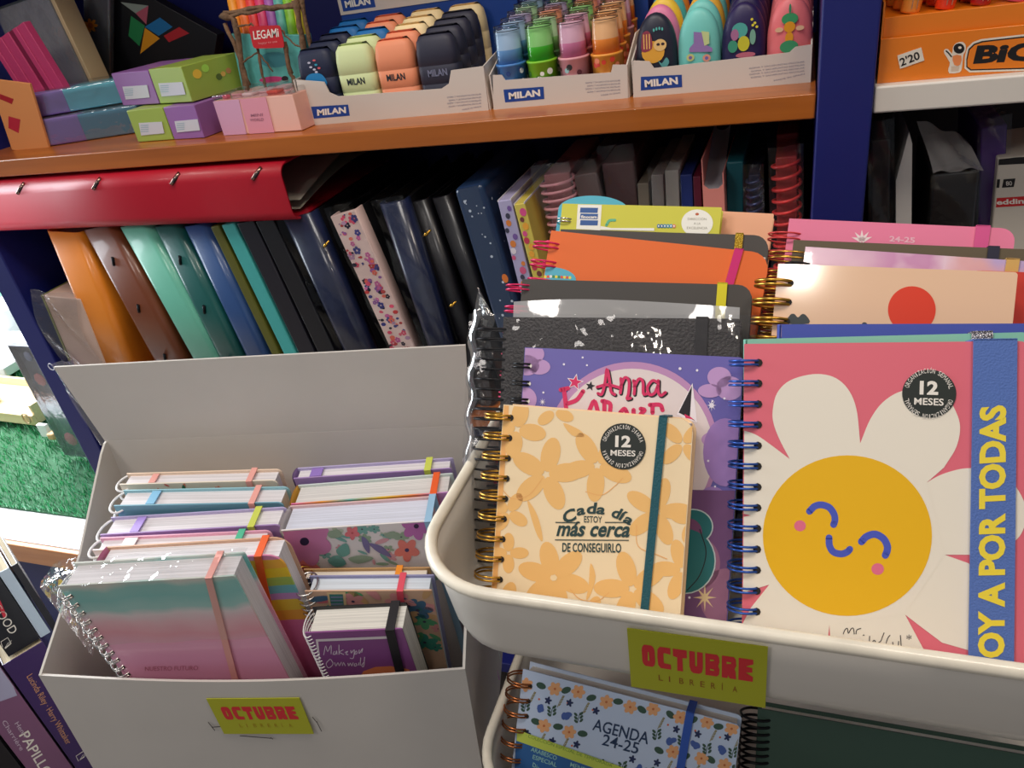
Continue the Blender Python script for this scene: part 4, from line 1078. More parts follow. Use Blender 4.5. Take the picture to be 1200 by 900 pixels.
b3 = crate('display_box', 'white display box of tall oval character erasers at the right shelf end', [(742, 71), (761, 72), (766.5, 80), (925, 61.5), (932, 55), (952, 52), (950, 96), (742, 112)], YB, .15,
           [(751, 90), (799, 87.5), (799.5, 102), (751, 106)], ((878, 81), (943, 73), 5), .056)
def level(b, k): return ZSH + .0042 + k * .0042
def rowy(b, k): return YB + .0025 + (k + .5) * (.15 - .006) / 5
# --- rounded eraser sharpeners
def eraser(col, art=None, label='', dark=False):
    t = empty('eraser_sharpener', label, 'sharpener')
    w, h, d = .050, .0815, .0235
    body = M(col, .55)
    mb = MB(); n = 8
    def sec(z, ins): return [(x, y - 0, z) for x, y in rrect(-w / 2 + ins, w / 2 - ins, -d / 2 + ins, d / 2 - ins, .008, 4)]
    prof = [(0, .003), (.003, .0008), (.028, 0), (.0285, .0004), (.029, 0), (.048, 0), (.0485, .0004), (.049, 0), (.063, .0005), (.074, .002), (.0795, .005), (.0815, .010)]
    L = [[mb.bm.verts.new(p) for p in sec(z, i)] for z, i in prof]; mi = mb.mi(body)
    for a in range(len(L) - 1):
        for q in range(len(L[a])):
            f = mb.bm.faces.new((L[a][q], L[a][(q + 1) % len(L[a])], L[a + 1][(q + 1) % len(L[a])], L[a + 1][q])); f.smooth = True; f.material_index = mi
    mb.bm.faces.new(L[0][::-1]).material_index = mi; mb.bm.faces.new(L[-1]).material_index = mi
    mb.build('case', t)
    mb = MB(); y = -d / 2 - .0004
    if art == 'whale':
        B_ = M((30, 130, 190), .5)
        pts = smooth_closed([(-.017, .030), (-.012, .039), (-.002, .042), (.009, .040), (.014, .032), (.012, .026), (.004, .022), (-.004, .018), (-.012, .022)], 4)
        mb.face([(p[0], y, p[1] + .013) for p in pts], B_)
        for k, (x, z, c) in enumerate(((-.004, .057, (200, 200, 220)), (.004, .059, (220, 90, 100)), (-.003, .052, (200, 200, 220)), (.005, .054, (50, 160, 190)), (.001, .049, (200, 200, 220)), (.008, .050, (220, 90, 100)), (.003, .046, (200, 200, 220)))):
            mb.face([(x + .0022 * math.cos(a), y, z + .010 + .0012 * math.sin(a)) for a in (q * math.pi / 5 for q in range(10))], M(c, .5))
        nm = 'printed_picture'
    else:
        vs, fs, x0, x1, y0, y1 = glyph_mesh('MILAN', .03); c = M((30, 40, 50) if not dark else (120, 124, 150), .5)
        bv = [mb.bm.verts.new((-.012 + (v[0] - x0) / (x1 - x0) * .024, y, .037 + (v[1] - y0) / (y1 - y0) * .0075)) for v in vs]; i = mb.mi(c)
        for f in fs: mb.bm.faces.new([bv[k] for k in f]).material_index = i
        nm = 'printed_name'
    o = mb.build(nm, t)
    return t
NAVY_E = (24, 32, 62); LG = (214, 226, 168); PE = (240, 150, 110); DN = (44, 44, 62); BU = (20, 108, 176); CRM = (246, 222, 170)
grid1 = [[(NAVY_E, 'whale', 'navy'), (NAVY_E, 'whale', 'navy'), (NAVY_E, 'whale', 'navy'), (BU, None, 'blue'), (BU, None, 'blue')],
         [(LG, None, 'pale green'), (LG, None, 'pale green'), (BU, None, 'blue'), (PE, None, 'peach'), (PE, None, 'peach')],
         [(PE, None, 'peach'), (PE, None, 'peach'), (CRM, None, 'cream'), (CRM, None, 'cream'), (CRM, None, 'cream')],
         [(DN, None, 'dark slate'), (DN, None, 'dark slate'), (DN, None, 'dark slate'), (DN, None, 'dark slate'), (CRM, None, 'cream')]]
protos = {}
rown = ['front row', 'second row', 'third row', 'fourth row', 'back row']
coln = ['leftmost column', 'second column from left', 'third column from left', 'rightmost column']
rr = random.Random(4)
for ci in range(4):
    for ri in range(5):
        c, a, nm = grid1[ci][ri]
        k = (c, a)
        if k not in protos: o = protos[k] = eraser(c, a, dark=(c == DN))
        else: o = copy_tree(protos[k])
        extra = ' with blue whale picture' if a else ''
        tag(o, '%s rounded eraser sharpener%s, %s, %s of left box' % (nm, extra, rown[ri], coln[ci]), 'sharpener', 'rounded eraser sharpeners in the left display box')
        o.location = (b1[1] + .0305 + ci * .0533 - ri * .0012, rowy(b1, ri), level(b1, ri)); o.rotation_euler = (0, 0, rr.uniform(-.03, .03))
# --- clear-lidded sharpeners
def sharpener(c1, c2, lab):
    t = empty('pot_sharpener', '', 'sharpener')
    b = M(c1, .4); inner = M(c2, .5); dk = M((30, 26, 34), .4)
    mb = MB(); mb.lathe([(.0145, 0), (.0155, .001), (.0165, .039), (.0172, .0395), (.0172, .0415), (.0160, .0418)], b, 22)
    rr = random.Random(sum(c1)); A = MB()
    mb.build('base_pot', t)
    mb = MB()
    y = .0166
    for k in range(9):
        a = math.pi * (1.5 + rr.uniform(-.42, .42)); z = rr.uniform(.018, .036); r = rr.uniform(.0018, .0035)
        cc = M(lab[k % len(lab)], .5)
        mb.face([(math.cos(a + r * math.cos(q) / .0155) * y, math.sin(a + r * math.cos(q) / .0155) * y, z + r * math.sin(q)) for q in (j * math.pi / 5 for j in range(10))], cc)
    mb.build('printed_label', t)
    pale = M(tuple(min(255, int(v * .45 + 130)) for v in c2), .5)
    mb = MB(); mb.lathe([(.0142, .0419), (.0142, .056, inner), (.0138, .0565, pale), (.0128, .0745, pale)], inner, 20); mb.build('eraser_insert', t)
    F = film(tint=tuple(int(228 + v * .1) for v in c2), gloss=.03, bump=0, rough=.05, fk=.28)
    mb = MB(); mb.lathe([(.0160, .0419), (.0157, .056), (.0148, .076), (.0142, .0785), (.0136, .079), (.0136, .0770), (.0060, .0767)], F, 22, cap=False)
    mb.lathe([(.0137, .0791), (.0142, .0793), (.0141, .0797), (.0135, .0796)], dk, 22, cap=False); mb.lathe([(.0143, .0745), (.0147, .0745), (.0147, .0752), (.0143, .0752)], dk, 22, cap=False); mb.build('clear_lid', t, nrm=False)
    return t
SB = ((70, 130, 200), (110, 160, 210), [(230, 230, 235), (40, 70, 130), (240, 240, 240)], 'blue'); SG = ((130, 200, 40), (70, 190, 30), [(30, 60, 40), (240, 240, 230), (60, 120, 40)], 'green')
SP = ((226, 160, 170), (214, 130, 170), [(150, 190, 190), (90, 40, 50), (40, 40, 40)], 'pink'); SO = ((240, 160, 60), (244, 150, 50), [(210, 60, 40), (200, 50, 40), (230, 130, 90)], 'orange')
SR = ((230, 70, 30), (240, 90, 30), [(250, 200, 60)], 'red orange'); SL = ((120, 100, 170), (140, 120, 180), [(220, 200, 230)], 'violet'); SV = ((120, 190, 120), (140, 210, 120), [(240, 240, 200)], 'light green')
grid2 = [[SB, SB, SL, SV, SB], [SG, SV, SR, SL, SG], [SP, SP, SG, SR, SP], [SO, SO, SO, SP, SO]]
protos = {}
for ci in range(4):
    for ri in range(5):
        s_ = grid2[ci][ri]
        if s_[3] not in protos: o = protos[s_[3]] = sharpener(*s_[:3])
        else: o = copy_tree(protos[s_[3]])
        tag(o, '%s clear-lidded pot sharpener, %s, %s of middle box' % (s_[3], rown[ri], coln[ci]), 'sharpener', 'clear-lidded sharpeners in the middle display box')
        o.location = (b2[1] + .0225 + ci * .0363 - ri * .001, rowy(b2, ri), level(b2, ri)); o.rotation_euler = (0, 0, rr.uniform(-.3, .3))
# --- tall oval erasers with pictures
def oval(col, pic):
    t = empty('oval_eraser', '', 'eraser'); body = M(col, .45); mb = MB()
    def hw(z):
        s = z / .074
        return .0214 * (max(0, 1 - max(0, (s - .45) / .55) ** 2.3) ** .5) * (1 if s > .1 else .93 + .7 * s)
    L = []
    for k in range(17):
        s = k / 16; z = .074 * (1 - (1 - s) ** 1.6) * .9985; w = max(hw(z), .0015); d = .0125 * min(1, (w / .0214) ** .6) 
        L.append([mb.bm.verts.new((w * math.copysign(abs(math.cos(a)) ** .75, math.cos(a)), d * math.copysign(abs(math.sin(a)) ** .75, math.sin(a)), z)) for a in (2 * math.pi * q / 24 for q in range(24))])
    mi = mb.mi(body)
    for a in range(16):
        for q in range(24):
            f = mb.bm.faces.new((L[a][q], L[a][(q + 1) % 24], L[a + 1][(q + 1) % 24], L[a + 1][q])); f.smooth = True; f.material_index = mi
    mb.bm.faces.new(L[0][::-1]).material_index = mi; mb.bm.faces.new(L[-1]).material_index = mi
    mb.build('body', t)
    if pic:
        mb = MB(); y = -.0131
        def P(pts, c, l=0, sm=0):
            if sm: pts = smooth_closed(pts, sm)
            mb.face([(p[0] * .95, y - .0002 * l, p[1] * .89) for p in pts], M(c, .5))
        def E(cx, cz, rx, rz, c, l=0): P([(cx + rx * math.cos(a), cz + rz * math.sin(a)) for a in (q * math.pi / 8 for q in range(16))], c, l)
        if pic == 'sloth':
            E(-.002, .043, .0125, .012, (232, 170, 60)); P([(-.014, .045), (-.013, .062), (-.010, .066), (-.006, .066), (-.003, .061), (-.003, .047)], (150, 60, 80), 1, 3)
            for x in (-.012, -.009, -.006): P([(x, .047), (x + .0012, .047), (x + .0016, .063), (x + .0004, .063)], (240, 190, 110), 2)
            E(.006, .05, .007, .0065, (240, 200, 130), 2); E(.004, .051, .0018, .0015, (60, 40, 50), 3); E(.009, .051, .0018, .0015, (60, 40, 50), 3)
            P([(.003, .034), (.007, .026), (.012, .026), (.015, .031), (.012, .036), (.007, .03)], (90, 160, 160), 1, 3)
            for x in (0, .003, .006, .009): E(x, .068 - abs(x - .005) * .3, .001, .0018, (90, 190, 180), 1)
        elif pic == 'skate':
            P([(-.004, .060), (.006, .058), (.007, .046), (.015, .041), (.015, .037), (-.009, .039), (-.009, .043), (-.004, .048)], (150, 120, 180), 1); P([(.004, .060), (.012, .058), (.012, .046), (.007, .044)], (200, 214, 150), 2)
            E(-.008, .033, .0042, .004, (200, 200, 130), 2); E(-.008, .033, .0018, .0018, (120, 100, 170), 3); E(.009, .031, .0042, .004, (220, 150, 130), 2); E(.009, .031, .0018, .0018, (120, 100, 170), 3)
        elif pic == 'bee':
            E(-.003, .056, .008, .008, (80, 170, 160), 1); E(-.008, .052, .004, .006, (170, 110, 150), 2); E(.001, .042, .006, .008, (200, 196, 50), 2); E(-.010, .040, .005, .0065, (60, 150, 120), 1); E(.010, .048, .003, .008, (120, 170, 150), 1)
            for x, z in ((.009, .066), (.012, .062), (.014, .058), (.010, .060)): E(x, z, .0014, .0014, (230, 214, 60), 1)
            E(.003, .030, .010, .003, (190, 100, 120), 1)
        else:
            E(0, .062, .008, .006, (60, 160, 100), 1); E(0, .054, .0055, .0055, (236, 160, 30), 2); E(-.010, .052, .004, .0025, (236, 190, 150), 1); E(.010, .052, .004, .0025, (236, 190, 150), 1); E(0, .043, .004, .006, (236, 160, 30), 1)
            E(0, .034, .009, .0065, (60, 150, 100), 2); E(0, .072, .0012, .005, (60, 140, 100), 1); E(0, .027, .006, .003, (230, 110, 50), 1)
        mb.build('printed_picture', t)
    return t
grid3 = [[((36, 38, 56), 'sloth', 'charcoal'), ((232, 130, 170), None, 'pink'), ((240, 200, 60), None, 'yellow'), ((90, 190, 190), None, 'aqua'), ((240, 150, 60), None, 'orange')],
         [((120, 206, 196), 'skate', 'mint'), ((120, 206, 196), None, 'mint'), ((240, 180, 60), None, 'amber'), ((120, 206, 196), None, 'mint'), ((240, 150, 60), None, 'orange')],
         [((40, 28, 78), 'bee', 'dark violet'), ((40, 28, 78), None, 'dark violet'), ((40, 28, 78), None, 'dark violet'), ((40, 28, 78), None, 'dark violet'), ((40, 28, 78), None, 'dark violet')],
         [((238, 120, 124), 'bird', 'coral pink'), ((238, 120, 124), None, 'coral pink'), ((238, 120, 124), None, 'coral pink'), ((238, 120, 124), None, 'coral pink'), ((238, 120, 124), None, 'coral pink')]]
pics = {'sloth': ' with sloth picture', 'skate': ' with roller skate picture', 'bee': ' with creature picture', 'bird': ' with bird picture', None: ''}
protos = {}
for ci in range(4):
    for ri in range(5):
        c, p, nm = grid3[ci][ri]; k = (c, p)
        if k not in protos: o = protos[k] = oval(c, p)
        else: o = copy_tree(protos[k])
        tag(o, '%s oval eraser%s, %s, %s, right box' % (nm, pics[p], rown[ri], coln[ci]), 'eraser', 'tall oval erasers in the right display box')
        o.location = (b3[1] + .0245 + ci * .0437, rowy(b3, ri), level(b3, ri)); o.rotation_euler = (0, 0, rr.uniform(-.04, .04))

def ground(fr, z):
    d = (fr.O.z - z) / fr.uz.z
    fr.O = fr.O - fr.uz * d; fr.h += d
# ------------------------------------------------------------------ cartons at the left of the shelf
def carton(name, label, cat, BLp, BRp, z, h, d, mat, art=None, lid=None, tilt=0):
    a = onZ(*BLp, z); b = onZ(*BRp, z)
    fr = Frame(a, (b - a), (0, 0, 1), (b - a).length, h)
    root = empty(name, label, cat, fr)
    mb = MB(); mb.box(0, fr.w, 0, d, 0, h, mat, .0008); mb.build('carton_body', root)
    if art: art(root, fr)
    return fr, root
def bar_label(pts):
    def f(root, fr):
        mb = MB(); q = [fr.px(*p) for p in pts]
        mb.prism([(p[0], p[1]) for p in q][::-1], -.0009, -.0004, M((206, 206, 214), .5))
        A = Art(mb, fr, 9, 9, off=-.0009); A.clip = (-9, 9, -9, 9)
        (x0, y0), (x1, y1) = pts[0], pts[1]
        for k in range(4): A.stroke([(x0 + 2, y0 + 3 + k * 2.4), (x0 + (x1 - x0) * .42, y1 + 3.4 + k * 2.4 + (y0 - y1) * .5)], .8, M((150, 180, 190), .5), 1, sm=0)
        tag(mb.build('paper_label', root), 'white paper label')
    return f
VIO = M((150, 100, 168), .4, coat=.2); LIM = M((158, 182, 76), .4, coat=.2)
f1_, r_ = carton('carton', 'lime green small carton with white label, lower left of the stacked four', 'carton', (162, 166.5), (203.5, 163.5), ZSH + .0005, .041, .085, LIM, bar_label([(163, 144), (190, 142.5), (193, 156), (166, 158.5)]))
f2_, r_ = carton('carton', 'violet small carton with white label, lower right of the stacked four', 'carton', (204.5, 163.5), (240, 161.5), ZSH + .0005, .041, .085, VIO, bar_label([(205, 142), (232, 139.5), (235, 152.5), (208, 155)]))
zt = ZSH + .043
f3_, r_ = carton('carton', 'violet small carton with white label, upper left of the stacked four', 'carton', (144.5, 124), (187, 121.5), zt, .042, .085, VIO, bar_label([(144, 101.5), (173, 99.5), (176, 114), (148, 116.5)]))
def up_art(root, fr):
    bar_label([(186, 97.5), (214, 96), (218, 110.5), (190, 113)])(root, fr)
    mb = MB(); x = fr.w + .0004
    for cy, cz, r, c in ((.02, .03, .007, (240, 200, 70)), (.035, .034, .006, (170, 226, 90)), (.052, .020, .005, (90, 110, 50)), (.06, .022, .004, (226, 180, 90)), (.07, .024, .0045, (200, 140, 90))):
        mb.face([(x, cy + r * math.cos(a), cz + r * .8 * math.sin(a)) for a in (q * math.pi / 8 for q in range(16))], M(c, .5))
    mb.build('printed_picture', root)
f4_, r_ = carton('carton', 'lime green small carton with yellow spots on its side, upper right of four', 'carton', (188, 121.5), (226, 119.5), zt, .043, .09, LIM, up_art)
# pale pink box with clear top
def pink_art(root, fr):
    mb = MB(); w = fr.w
    mb.prism([(.0, .0), (w * .3, 0), (w * .34, .042), (.0, .042)], -.0008, -.0003, M((214, 160, 190), .5))
    mb.prism([(w * .34, .0), (w * .66, 0), (w * .68, .042), (w * .35, .042)], -.0008, -.0003, M((226, 150, 168), .5))
    A = Art(mb, fr, 9, 9, off=-.0009); A.clip = (-9, 9, -9, 9)
    A.text('MINI', (294, 137), (308, 136), 3.4, M((170, 110, 130), .5), 1, .02); A.text('WORLD', (293, 142.5), (309, 141.5), 3.4, M((170, 110, 130), .5), 1, .02)
    mb.build('printed_front', root)
    mb = MB(); h = .0425
    for x, y, r, c in ((.018, .03, .008, (230, 170, 180)), (.045, .02, .008, (240, 210, 214)), (.06, .035, .009, (236, 190, 200)), (.083, .022, .008, (230, 80, 60)), (.03, .05, .007, (240, 200, 190)), (.075, .05, .008, (240, 180, 190)), (.012, .012, .004, (220, 90, 110)), (.05, .018, .002, (40, 40, 50)), (.04, .02, .002, (40, 40, 50))):
        mb.box(x - r, x + r, y - r, y + r, h, h + .004, M(c, .5), .0015)
    mb.build('sticker_pads', root)
    mb = MB(); mb.box(0, w, 0, .07, h + .0002, h + .006, film(gloss=.12, bump=.4), .001); mb.build('clear_lid', root, nrm=False)
f5_, r_ = carton('gift_box', 'pale pink striped box with clear lid beside the twig basket', 'box', (263, 158.5), (354, 153), ZSH + .0005, .042, .07, M((240, 186, 170), .5), pink_art)
# wrapped blue and violet packs
def pack_art(fw):
    def f(root, fr):
        mb = MB(); w = fr.w
        mb.box(-.0006, w * fw, -.0008, .0605, -.0002, fr.h + .0006, M((140, 110, 190), .35), .001); mb.build('violet_sleeve', root)
        mb = MB(); mb.box(-.006, w + .003, -.003, .063, -.0001, fr.h + .003, film(gloss=.16, bump=1., bs=30, haze=.05), .003); mb.build('clear_wrap', root, nrm=False)
    return f
def pack(label, xa, xb, z, h, mat, fw, d=.07, y=.865, yaw=.10):
    X0 = onY(*xa, y).x; X1 = onY(*xb, y).x
    fr = Frame((X0, y, z), (math.cos(yaw), math.sin(yaw), 0), (0, 0, 1), (X1 - X0) / math.cos(yaw), h)
    root = empty('wrapped_pack', label, 'pack', fr)
    mb = MB(); mb.box(0, fr.w, 0, d, 0, h, mat, .0015); mb.build('pack_body', root)
    mb = MB(); mb.box(-.0006, fr.w * fw, -.0008, d + .0005, .0, h + .0006, M((146, 112, 196), .35), .001); mb.build('violet_sleeve', root)
    mb = MB(); mb.box(-.005, fr.w + .003, -.003, d + .003, 0, h + .003, film(gloss=.14, bump=1., bs=30, haze=.05), .003); mb.build('clear_wrap', root, nrm=False)
pack('teal and violet film-wrapped pack, lower of two beside the lime carton', (48, 150), (136, 140), ZSH + .0005, .036, M((64, 140, 170), .35), .4, yaw=.3)
pack('teal and violet film-wrapped pack, upper of two, lying on the other', (26, 118), (126, 108), ZSH + .0405, .030, M((96, 194, 214), .35), .34, y=.866, yaw=.42)
f8_, r_ = carton('folded_card', 'pink and lime card sleeve lying behind the wrapped packs', 'card', (60, 122), (158, 110), ZSH + .0005, .082, .05, ramp_mat('card4', [(0, (230, 150, 90)), (.3, (232, 120, 130)), (.55, (220, 80, 100)), (.6, (180, 190, 60)), (1, (170, 180, 60))], 'X', 9, .1, 20))
# twig basket
tb = empty('twig_basket', 'rustic twig basket with red name tag beside the pink box', 'basket', loc=tuple(onZ(318, 128, ZSH + .001)))
TW = M((112, 84, 60), .8, var=.35, vs=120, bump=.8, bs=300)
o0 = V(tb.location); yb = .905
rt = random.Random(9)
def twig(pts, r, n=7):
    mb = MB(); pts = [V(p) for p in pts]; out = []
    for i in range(len(pts) - 1):
        for k in range(5): out.append(pts[i].lerp(pts[i + 1], k / 5) + V((rt.uniform(-1, 1), rt.uniform(-1, 1), rt.uniform(-1, 1))) * .0011)
    out.append(pts[-1])
    mb.tube(out, [r * rt.uniform(.75, 1.2) for _ in out], TW, n=n)
    o = mb.build('twig', tb); o.matrix_parent_inverse = Matrix.Translation(-o0); return o
tw = lambda x, y, d=0: tuple(onY(x, y, yb + d))
def base_z(p): return (p[0], p[1], max(p[2], ZSH + .003))
twig([tw(260, 18), tw(275, 22), tw(290, 112), tw(293, 128)], .0045)
twig([tw(264, 28), tw(278, 60), tw(292, 100)], .003)
twig([tw(262, 16), tw(300, 10), tw(345, 7)], .003); twig([tw(258, 20), tw(300, 13), tw(350, 5)], .0026)
twig([tw(346, 0), tw(355, 50), tw(366, 100)], .004); twig([tw(352, -5, .004), tw(362, 45, .004), tw(372, 95, .004)], .003)
twig([tw(302, 56), tw(308, 90), tw(313, 108)], .002); twig([tw(334, 50), tw(340, 85), tw(347, 100)], .003)
twig([tw(282, 74), tw(302, 62), tw(320, 84)], .0012); twig([tw(330, 35), tw(342, 50), tw(352, 55)], .0012); twig([tw(276, 32), tw(296, 28), tw(302, 44)], .0012)
mb = MB(); q = [tw(291, 31, -.006), tw(329, 29, -.006), tw(333, 53, -.006), tw(297, 57, -.006)]
c = sum((V(p) for p in q), V()) / 4
ftag = Frame(q[3], V(q[2]) - V(q[3]), V(q[0]) - V(q[3])); wt = (V(q[2]) - V(q[3])).length; ht = (V(q[0]) - V(q[3])).length
mb.prism(rrect(0, wt, 0, ht, .004), 0, .001, M((196, 30, 40), .5))
A = Art(mb, ftag, 9, 9); A.clip = (-9, 9, -9, 9); A.text('LEGAMi', (297.5, 46.5), (327, 43), 10, WHT, 1, .015); A.text('happy to use', (303, 52), (325, 49.6), 2.6, M((230, 150, 150), .5), 1)
o = mb.build('name_tag'); o.matrix_world = ftag.mat(); o.parent = tb; o.matrix_parent_inverse = Matrix.Translation(-o0); tag(o, 'red name tag')
# teal gift pack in the basket
fp = frame_px((0, 1, 0), yb + .012, (262, 2), (348, -6), BL=(287, 120))
ground(fp, ZSH + .004)
gp = empty('colour_pencil_pack', 'teal illustrated pack with rainbow pencils inside the twig basket', 'pack', fp)
mb = MB(); mb.box(0, fp.w, 0, .018, 0, fp.h * .74, M((96, 184, 178), .45, var=.12, vs=60), .001)
A = Art(mb, fp, 9, 9); A.clip = (0, fp.w, 0, fp.h * .74)
A.ell(318, 93, 14, 3.4, M((200, 60, 120), .5), 1, -.08); A.ell(334, 92, 4, 3, M((40, 30, 40), .5), 2); A.ell(322, 70, 18, 9, M((70, 150, 160), .5), 1); A.ell(310, 105, 12, 3, M((70, 140, 150), .5), 1)
mb.build('pack_body', gp)
PC = [(232, 150, 40), (240, 120, 50), (226, 60, 60), (214, 60, 110), (160, 90, 170), (90, 170, 160), (130, 190, 50), (220, 200, 50)]
for k, c in enumerate(PC):
    mb = MB(); x = (k + .5) * fp.w / 8; mb.tube([(x, .009, fp.h * .3), (x, .009, fp.h * 1.02)], fp.w / 17, M(c, .45), n=8); mb.build('pencil', gp)
# black folder with tangram
ft = frame_px((0, 1, 0), 1.06, (128, -30), (262, -40), BL=(122, 68)); ground(ft, ZSH + .002)
tg = empty('tangram_game', 'black game box with coloured tangram shapes leaning at the shelf back', 'game', ft)
mb = MB(); mb.box(0, .19, 0, .02, 0, ft.h, M((24, 24, 28), .45), .001)
A = Art(mb, ft, 9, 9); A.clip = (0, .19, 0, ft.h)
q = lambda p: [(a / 3.3333, b / 3.3333) for a, b in p]
for p, c in (([(470, 8), (580, 22), (530, 52)], (150, 160, 150)), ([(530, 52), (580, 22), (572, 95)], (190, 90, 110)), ([(512, 62), (566, 100), (545, 180), (502, 140)], (40, 140, 80)), ([(566, 105), (625, 68), (675, 105), (620, 140)], (30, 120, 180)), ([(566, 108), (625, 150), (548, 210)], (240, 160, 30)), ([(640, 140), (700, 105), (740, 130), (660, 165)], (200, 40, 50)), ([(700, 0), (766, 0), (766, 32), (700, 24)], (190, 190, 200))):
    A.poly(q(p), M(c, .5), 1)
mb.build('box_body', tg)
# clear bag with daisies
fd = frame_px((0, 1, 0), 1.04, (96, -20), (128, -22), BL=(98, 66)); ground(fd, ZSH + .002)
db = empty('daisy_pouch', 'clear pouch with orange and violet daisies left of the tangram box', 'pouch', fd)
mb = MB(); mb.box(0, fd.w, 0, .012, 0, fd.h, film(gloss=.12, bump=.8, bs=40, haze=.12, tint=(190, 180, 190)), .003)
mb.build('clear_bag', db, nrm=False)
mb = MB()
A = Art(mb, fd, 9, 9, off=-.0006); A.clip = (-9, 9, -9, 9)
for cx, cy, c1, c2 in ((106, 30, (222, 130, 30), (190, 90, 30)), (98, 55, (140, 110, 170), (236, 140, 40))):
    for k in range(7): a = k * .9; A.ell(cx + 5 * math.cos(a), cy + 5 * math.sin(a), 3.6, 2, M(c1, .5), 1 + .05 * k, a, 10)
    A.ell(cx, cy, 3.4, 3.4, M(c2, .5), 2)
mb.build('printed_daisies', db)
# far left: clear-fronted leaning box, pink fluted pad, peach card
fc = frame_px((0, 1, 0), .97, (-30, 18), (58, -10), BL=(18, 110)); ground(fc, ZSH + .002)
cb = empty('stationery_case', 'smoky clear-fronted case with cream edge leaning at far left of shelf', 'case', fc)
mb = MB(); mb.box(0, fc.w, .002, .03, 0, fc.h, M((60, 66, 70), .5, var=.5, vs=30), .002); mb.build('case_body', cb)
mb = MB(); mb.box(fc.w - .004, fc.w + .003, -.002, .034, 0, fc.h + .003, M((206, 180, 140), .5), .001); mb.build('case_edge', cb)
mb = MB(); mb.box(.002, fc.w - .006, -.003, .001, .004, fc.h - .004, film(gloss=.1, bump=.5, haze=.25)); mb.build('clear_front', cb, nrm=False)
fpk = frame_px((0, 1, 0), .90, (-12, 52), (32, 33), BL=(22, 105)); ground(fpk, ZSH + .001)
pp = empty('fluted_pad', 'magenta fluted card pad in front of the smoky case', 'pad', fpk)
mb = MB()
for k in range(9): mb.box(k * fpk.w / 9, (k + 1) * fpk.w / 9 - .0006, (k % 2) * .001, .012, 0, fpk.h, M((190, 60, 108), .5) if k != 5 else M((120, 24, 60), .5), .0006)
mb.build('pad_sheets', pp)
fo = frame_px((0, 1, 0), .86, (-14, 92), (30, 84), BL=(8, 158)); ground(fo, ZSH + .001)
oc = empty('gift_card', 'orange and red printed card standing at the far left shelf end', 'card', fo)
mb = MB(); mb.box(0, fo.w, 0, .004, 0, fo.h, M((226, 150, 90), .5), .0005)
A = Art(mb, fo, fo.w, fo.h); A.poly([(0, 110), (16, 116), (14, 122), (0, 116)], M((170, 30, 40), .5), 1); A.poly([(10, 136), (24, 140), (22, 156), (10, 150)], M((190, 40, 60), .5), 1)
mb.build('card_sheet', oc)
# dark box at the right end of the shelf
# ------------------------------------------------------------------ orange pen display on the white shelf
ZW = -.168
yB = .812
fb = Frame((.0635, yB, ZW), (1, 0, 0), (0, 0, 1), .2, .042)
ORB = M((236, 128, 24), .35, coat=.4)
bic = empty('pen_display_box', 'orange pen display box with black lettering on the white shelf', 'display box', fb)
mb = MB(); mb.box(0, .2, 0, .0016, 0, fb.px(1033, 46)[1], ORB, .0004); h1 = fb.px(1033, 46)[1]
A = Art(mb, fb, 9, 9); A.clip = (0, .2, 0, h1)
WE = M((232, 222, 206), .5); BK2 = M((20, 18, 20), .5)
q = lambda p: [(880 + a / 3.75, b / 3.75) for a, b in p]
A.poly(q([(940, 250), (950, 210), (975, 185), (1010, 172), (1400, 128), (1400, 305), (960, 318), (938, 300)]), WE, 1); A.poly(q([(946, 260), (956, 215), (980, 192), (1015, 180), (1400, 136), (1400, 297), (965, 310), (946, 295)]), BK2, 1.5); A.poly(q([(951, 262), (961, 219), (984, 197), (1018, 186), (1400, 142), (1400, 291), (968, 304), (951, 292)]), ORB, 2)
A.text('BiC', (1140, 74.8), (1214, 70.5), 21, BK2, 3, .05, shear=.28)
A.poly(q([(888, 205), (905, 188), (930, 184), (944, 200), (942, 226), (934, 240), (930, 268), (926, 300), (916, 318), (872, 322), (868, 300), (874, 275), (850, 235), (850, 218), (866, 216), (884, 236)]), WE, 1, 2)
A.ell(880 + 914 / 3.75, 213 / 3.75, 6.4, 6, BK2, 2); A.ell(880 + 918 / 3.75, 209 / 3.75, 2, 1.6, WE, 3); A.poly(q([(886, 246), (924, 244), (920, 284), (894, 286)]), M((236, 140, 80), .5), 2, 2)
A.stroke(q([(856, 222), (868, 232), (882, 250)]), 1.6, BK2, 2, sm=0); A.poly(q([(880, 292), (916, 290), (912, 312), (880, 314)]), M((210, 190, 170), .5), 2)
mb.build('front_panel', bic)
mb = MB(); mb.prism([fb.px(*p) for p in q([(655, 302), (762, 265), (748, 208), (643, 244)])], -.0006, -.0002, WE)
A = Art(mb, fb, 9, 9, off=-.0006); A.clip = (-9, 9, -9, 9); A.text("2'20", q([(660, 292)])[0], q([(745, 258)])[0], 9, BK2, 1, .02, shear=.1); o = mb.build('price_label', bic); tag(o, "white price label reading 2'20")
mb = MB(); mb.box(0, .0016, .0018, .11, 0, h1 + .03, ORB); mb.build('side_panel', bic)
mb = MB(); zi = h1 + .0165
mb.box(.002, .2, .006, .0075, 0, zi, ORB, .0003); mb.box(.002, .2, .0077, .11, zi - .0015, zi, ORB, .0003); mb.build('pen_insert', bic)
mb = MB(); mb.box(0, .2, .11, .112, 0, .11, ORB); mb.build('back_panel', bic)
pens = [((236, 150, 60), 'orange'), ((230, 60, 30), 'red orange'), ((170, 24, 30), 'dark red'), ((226, 100, 160), 'pink'), ((90, 70, 170), 'violet'), ((60, 90, 180), 'blue')]
pp0 = {}
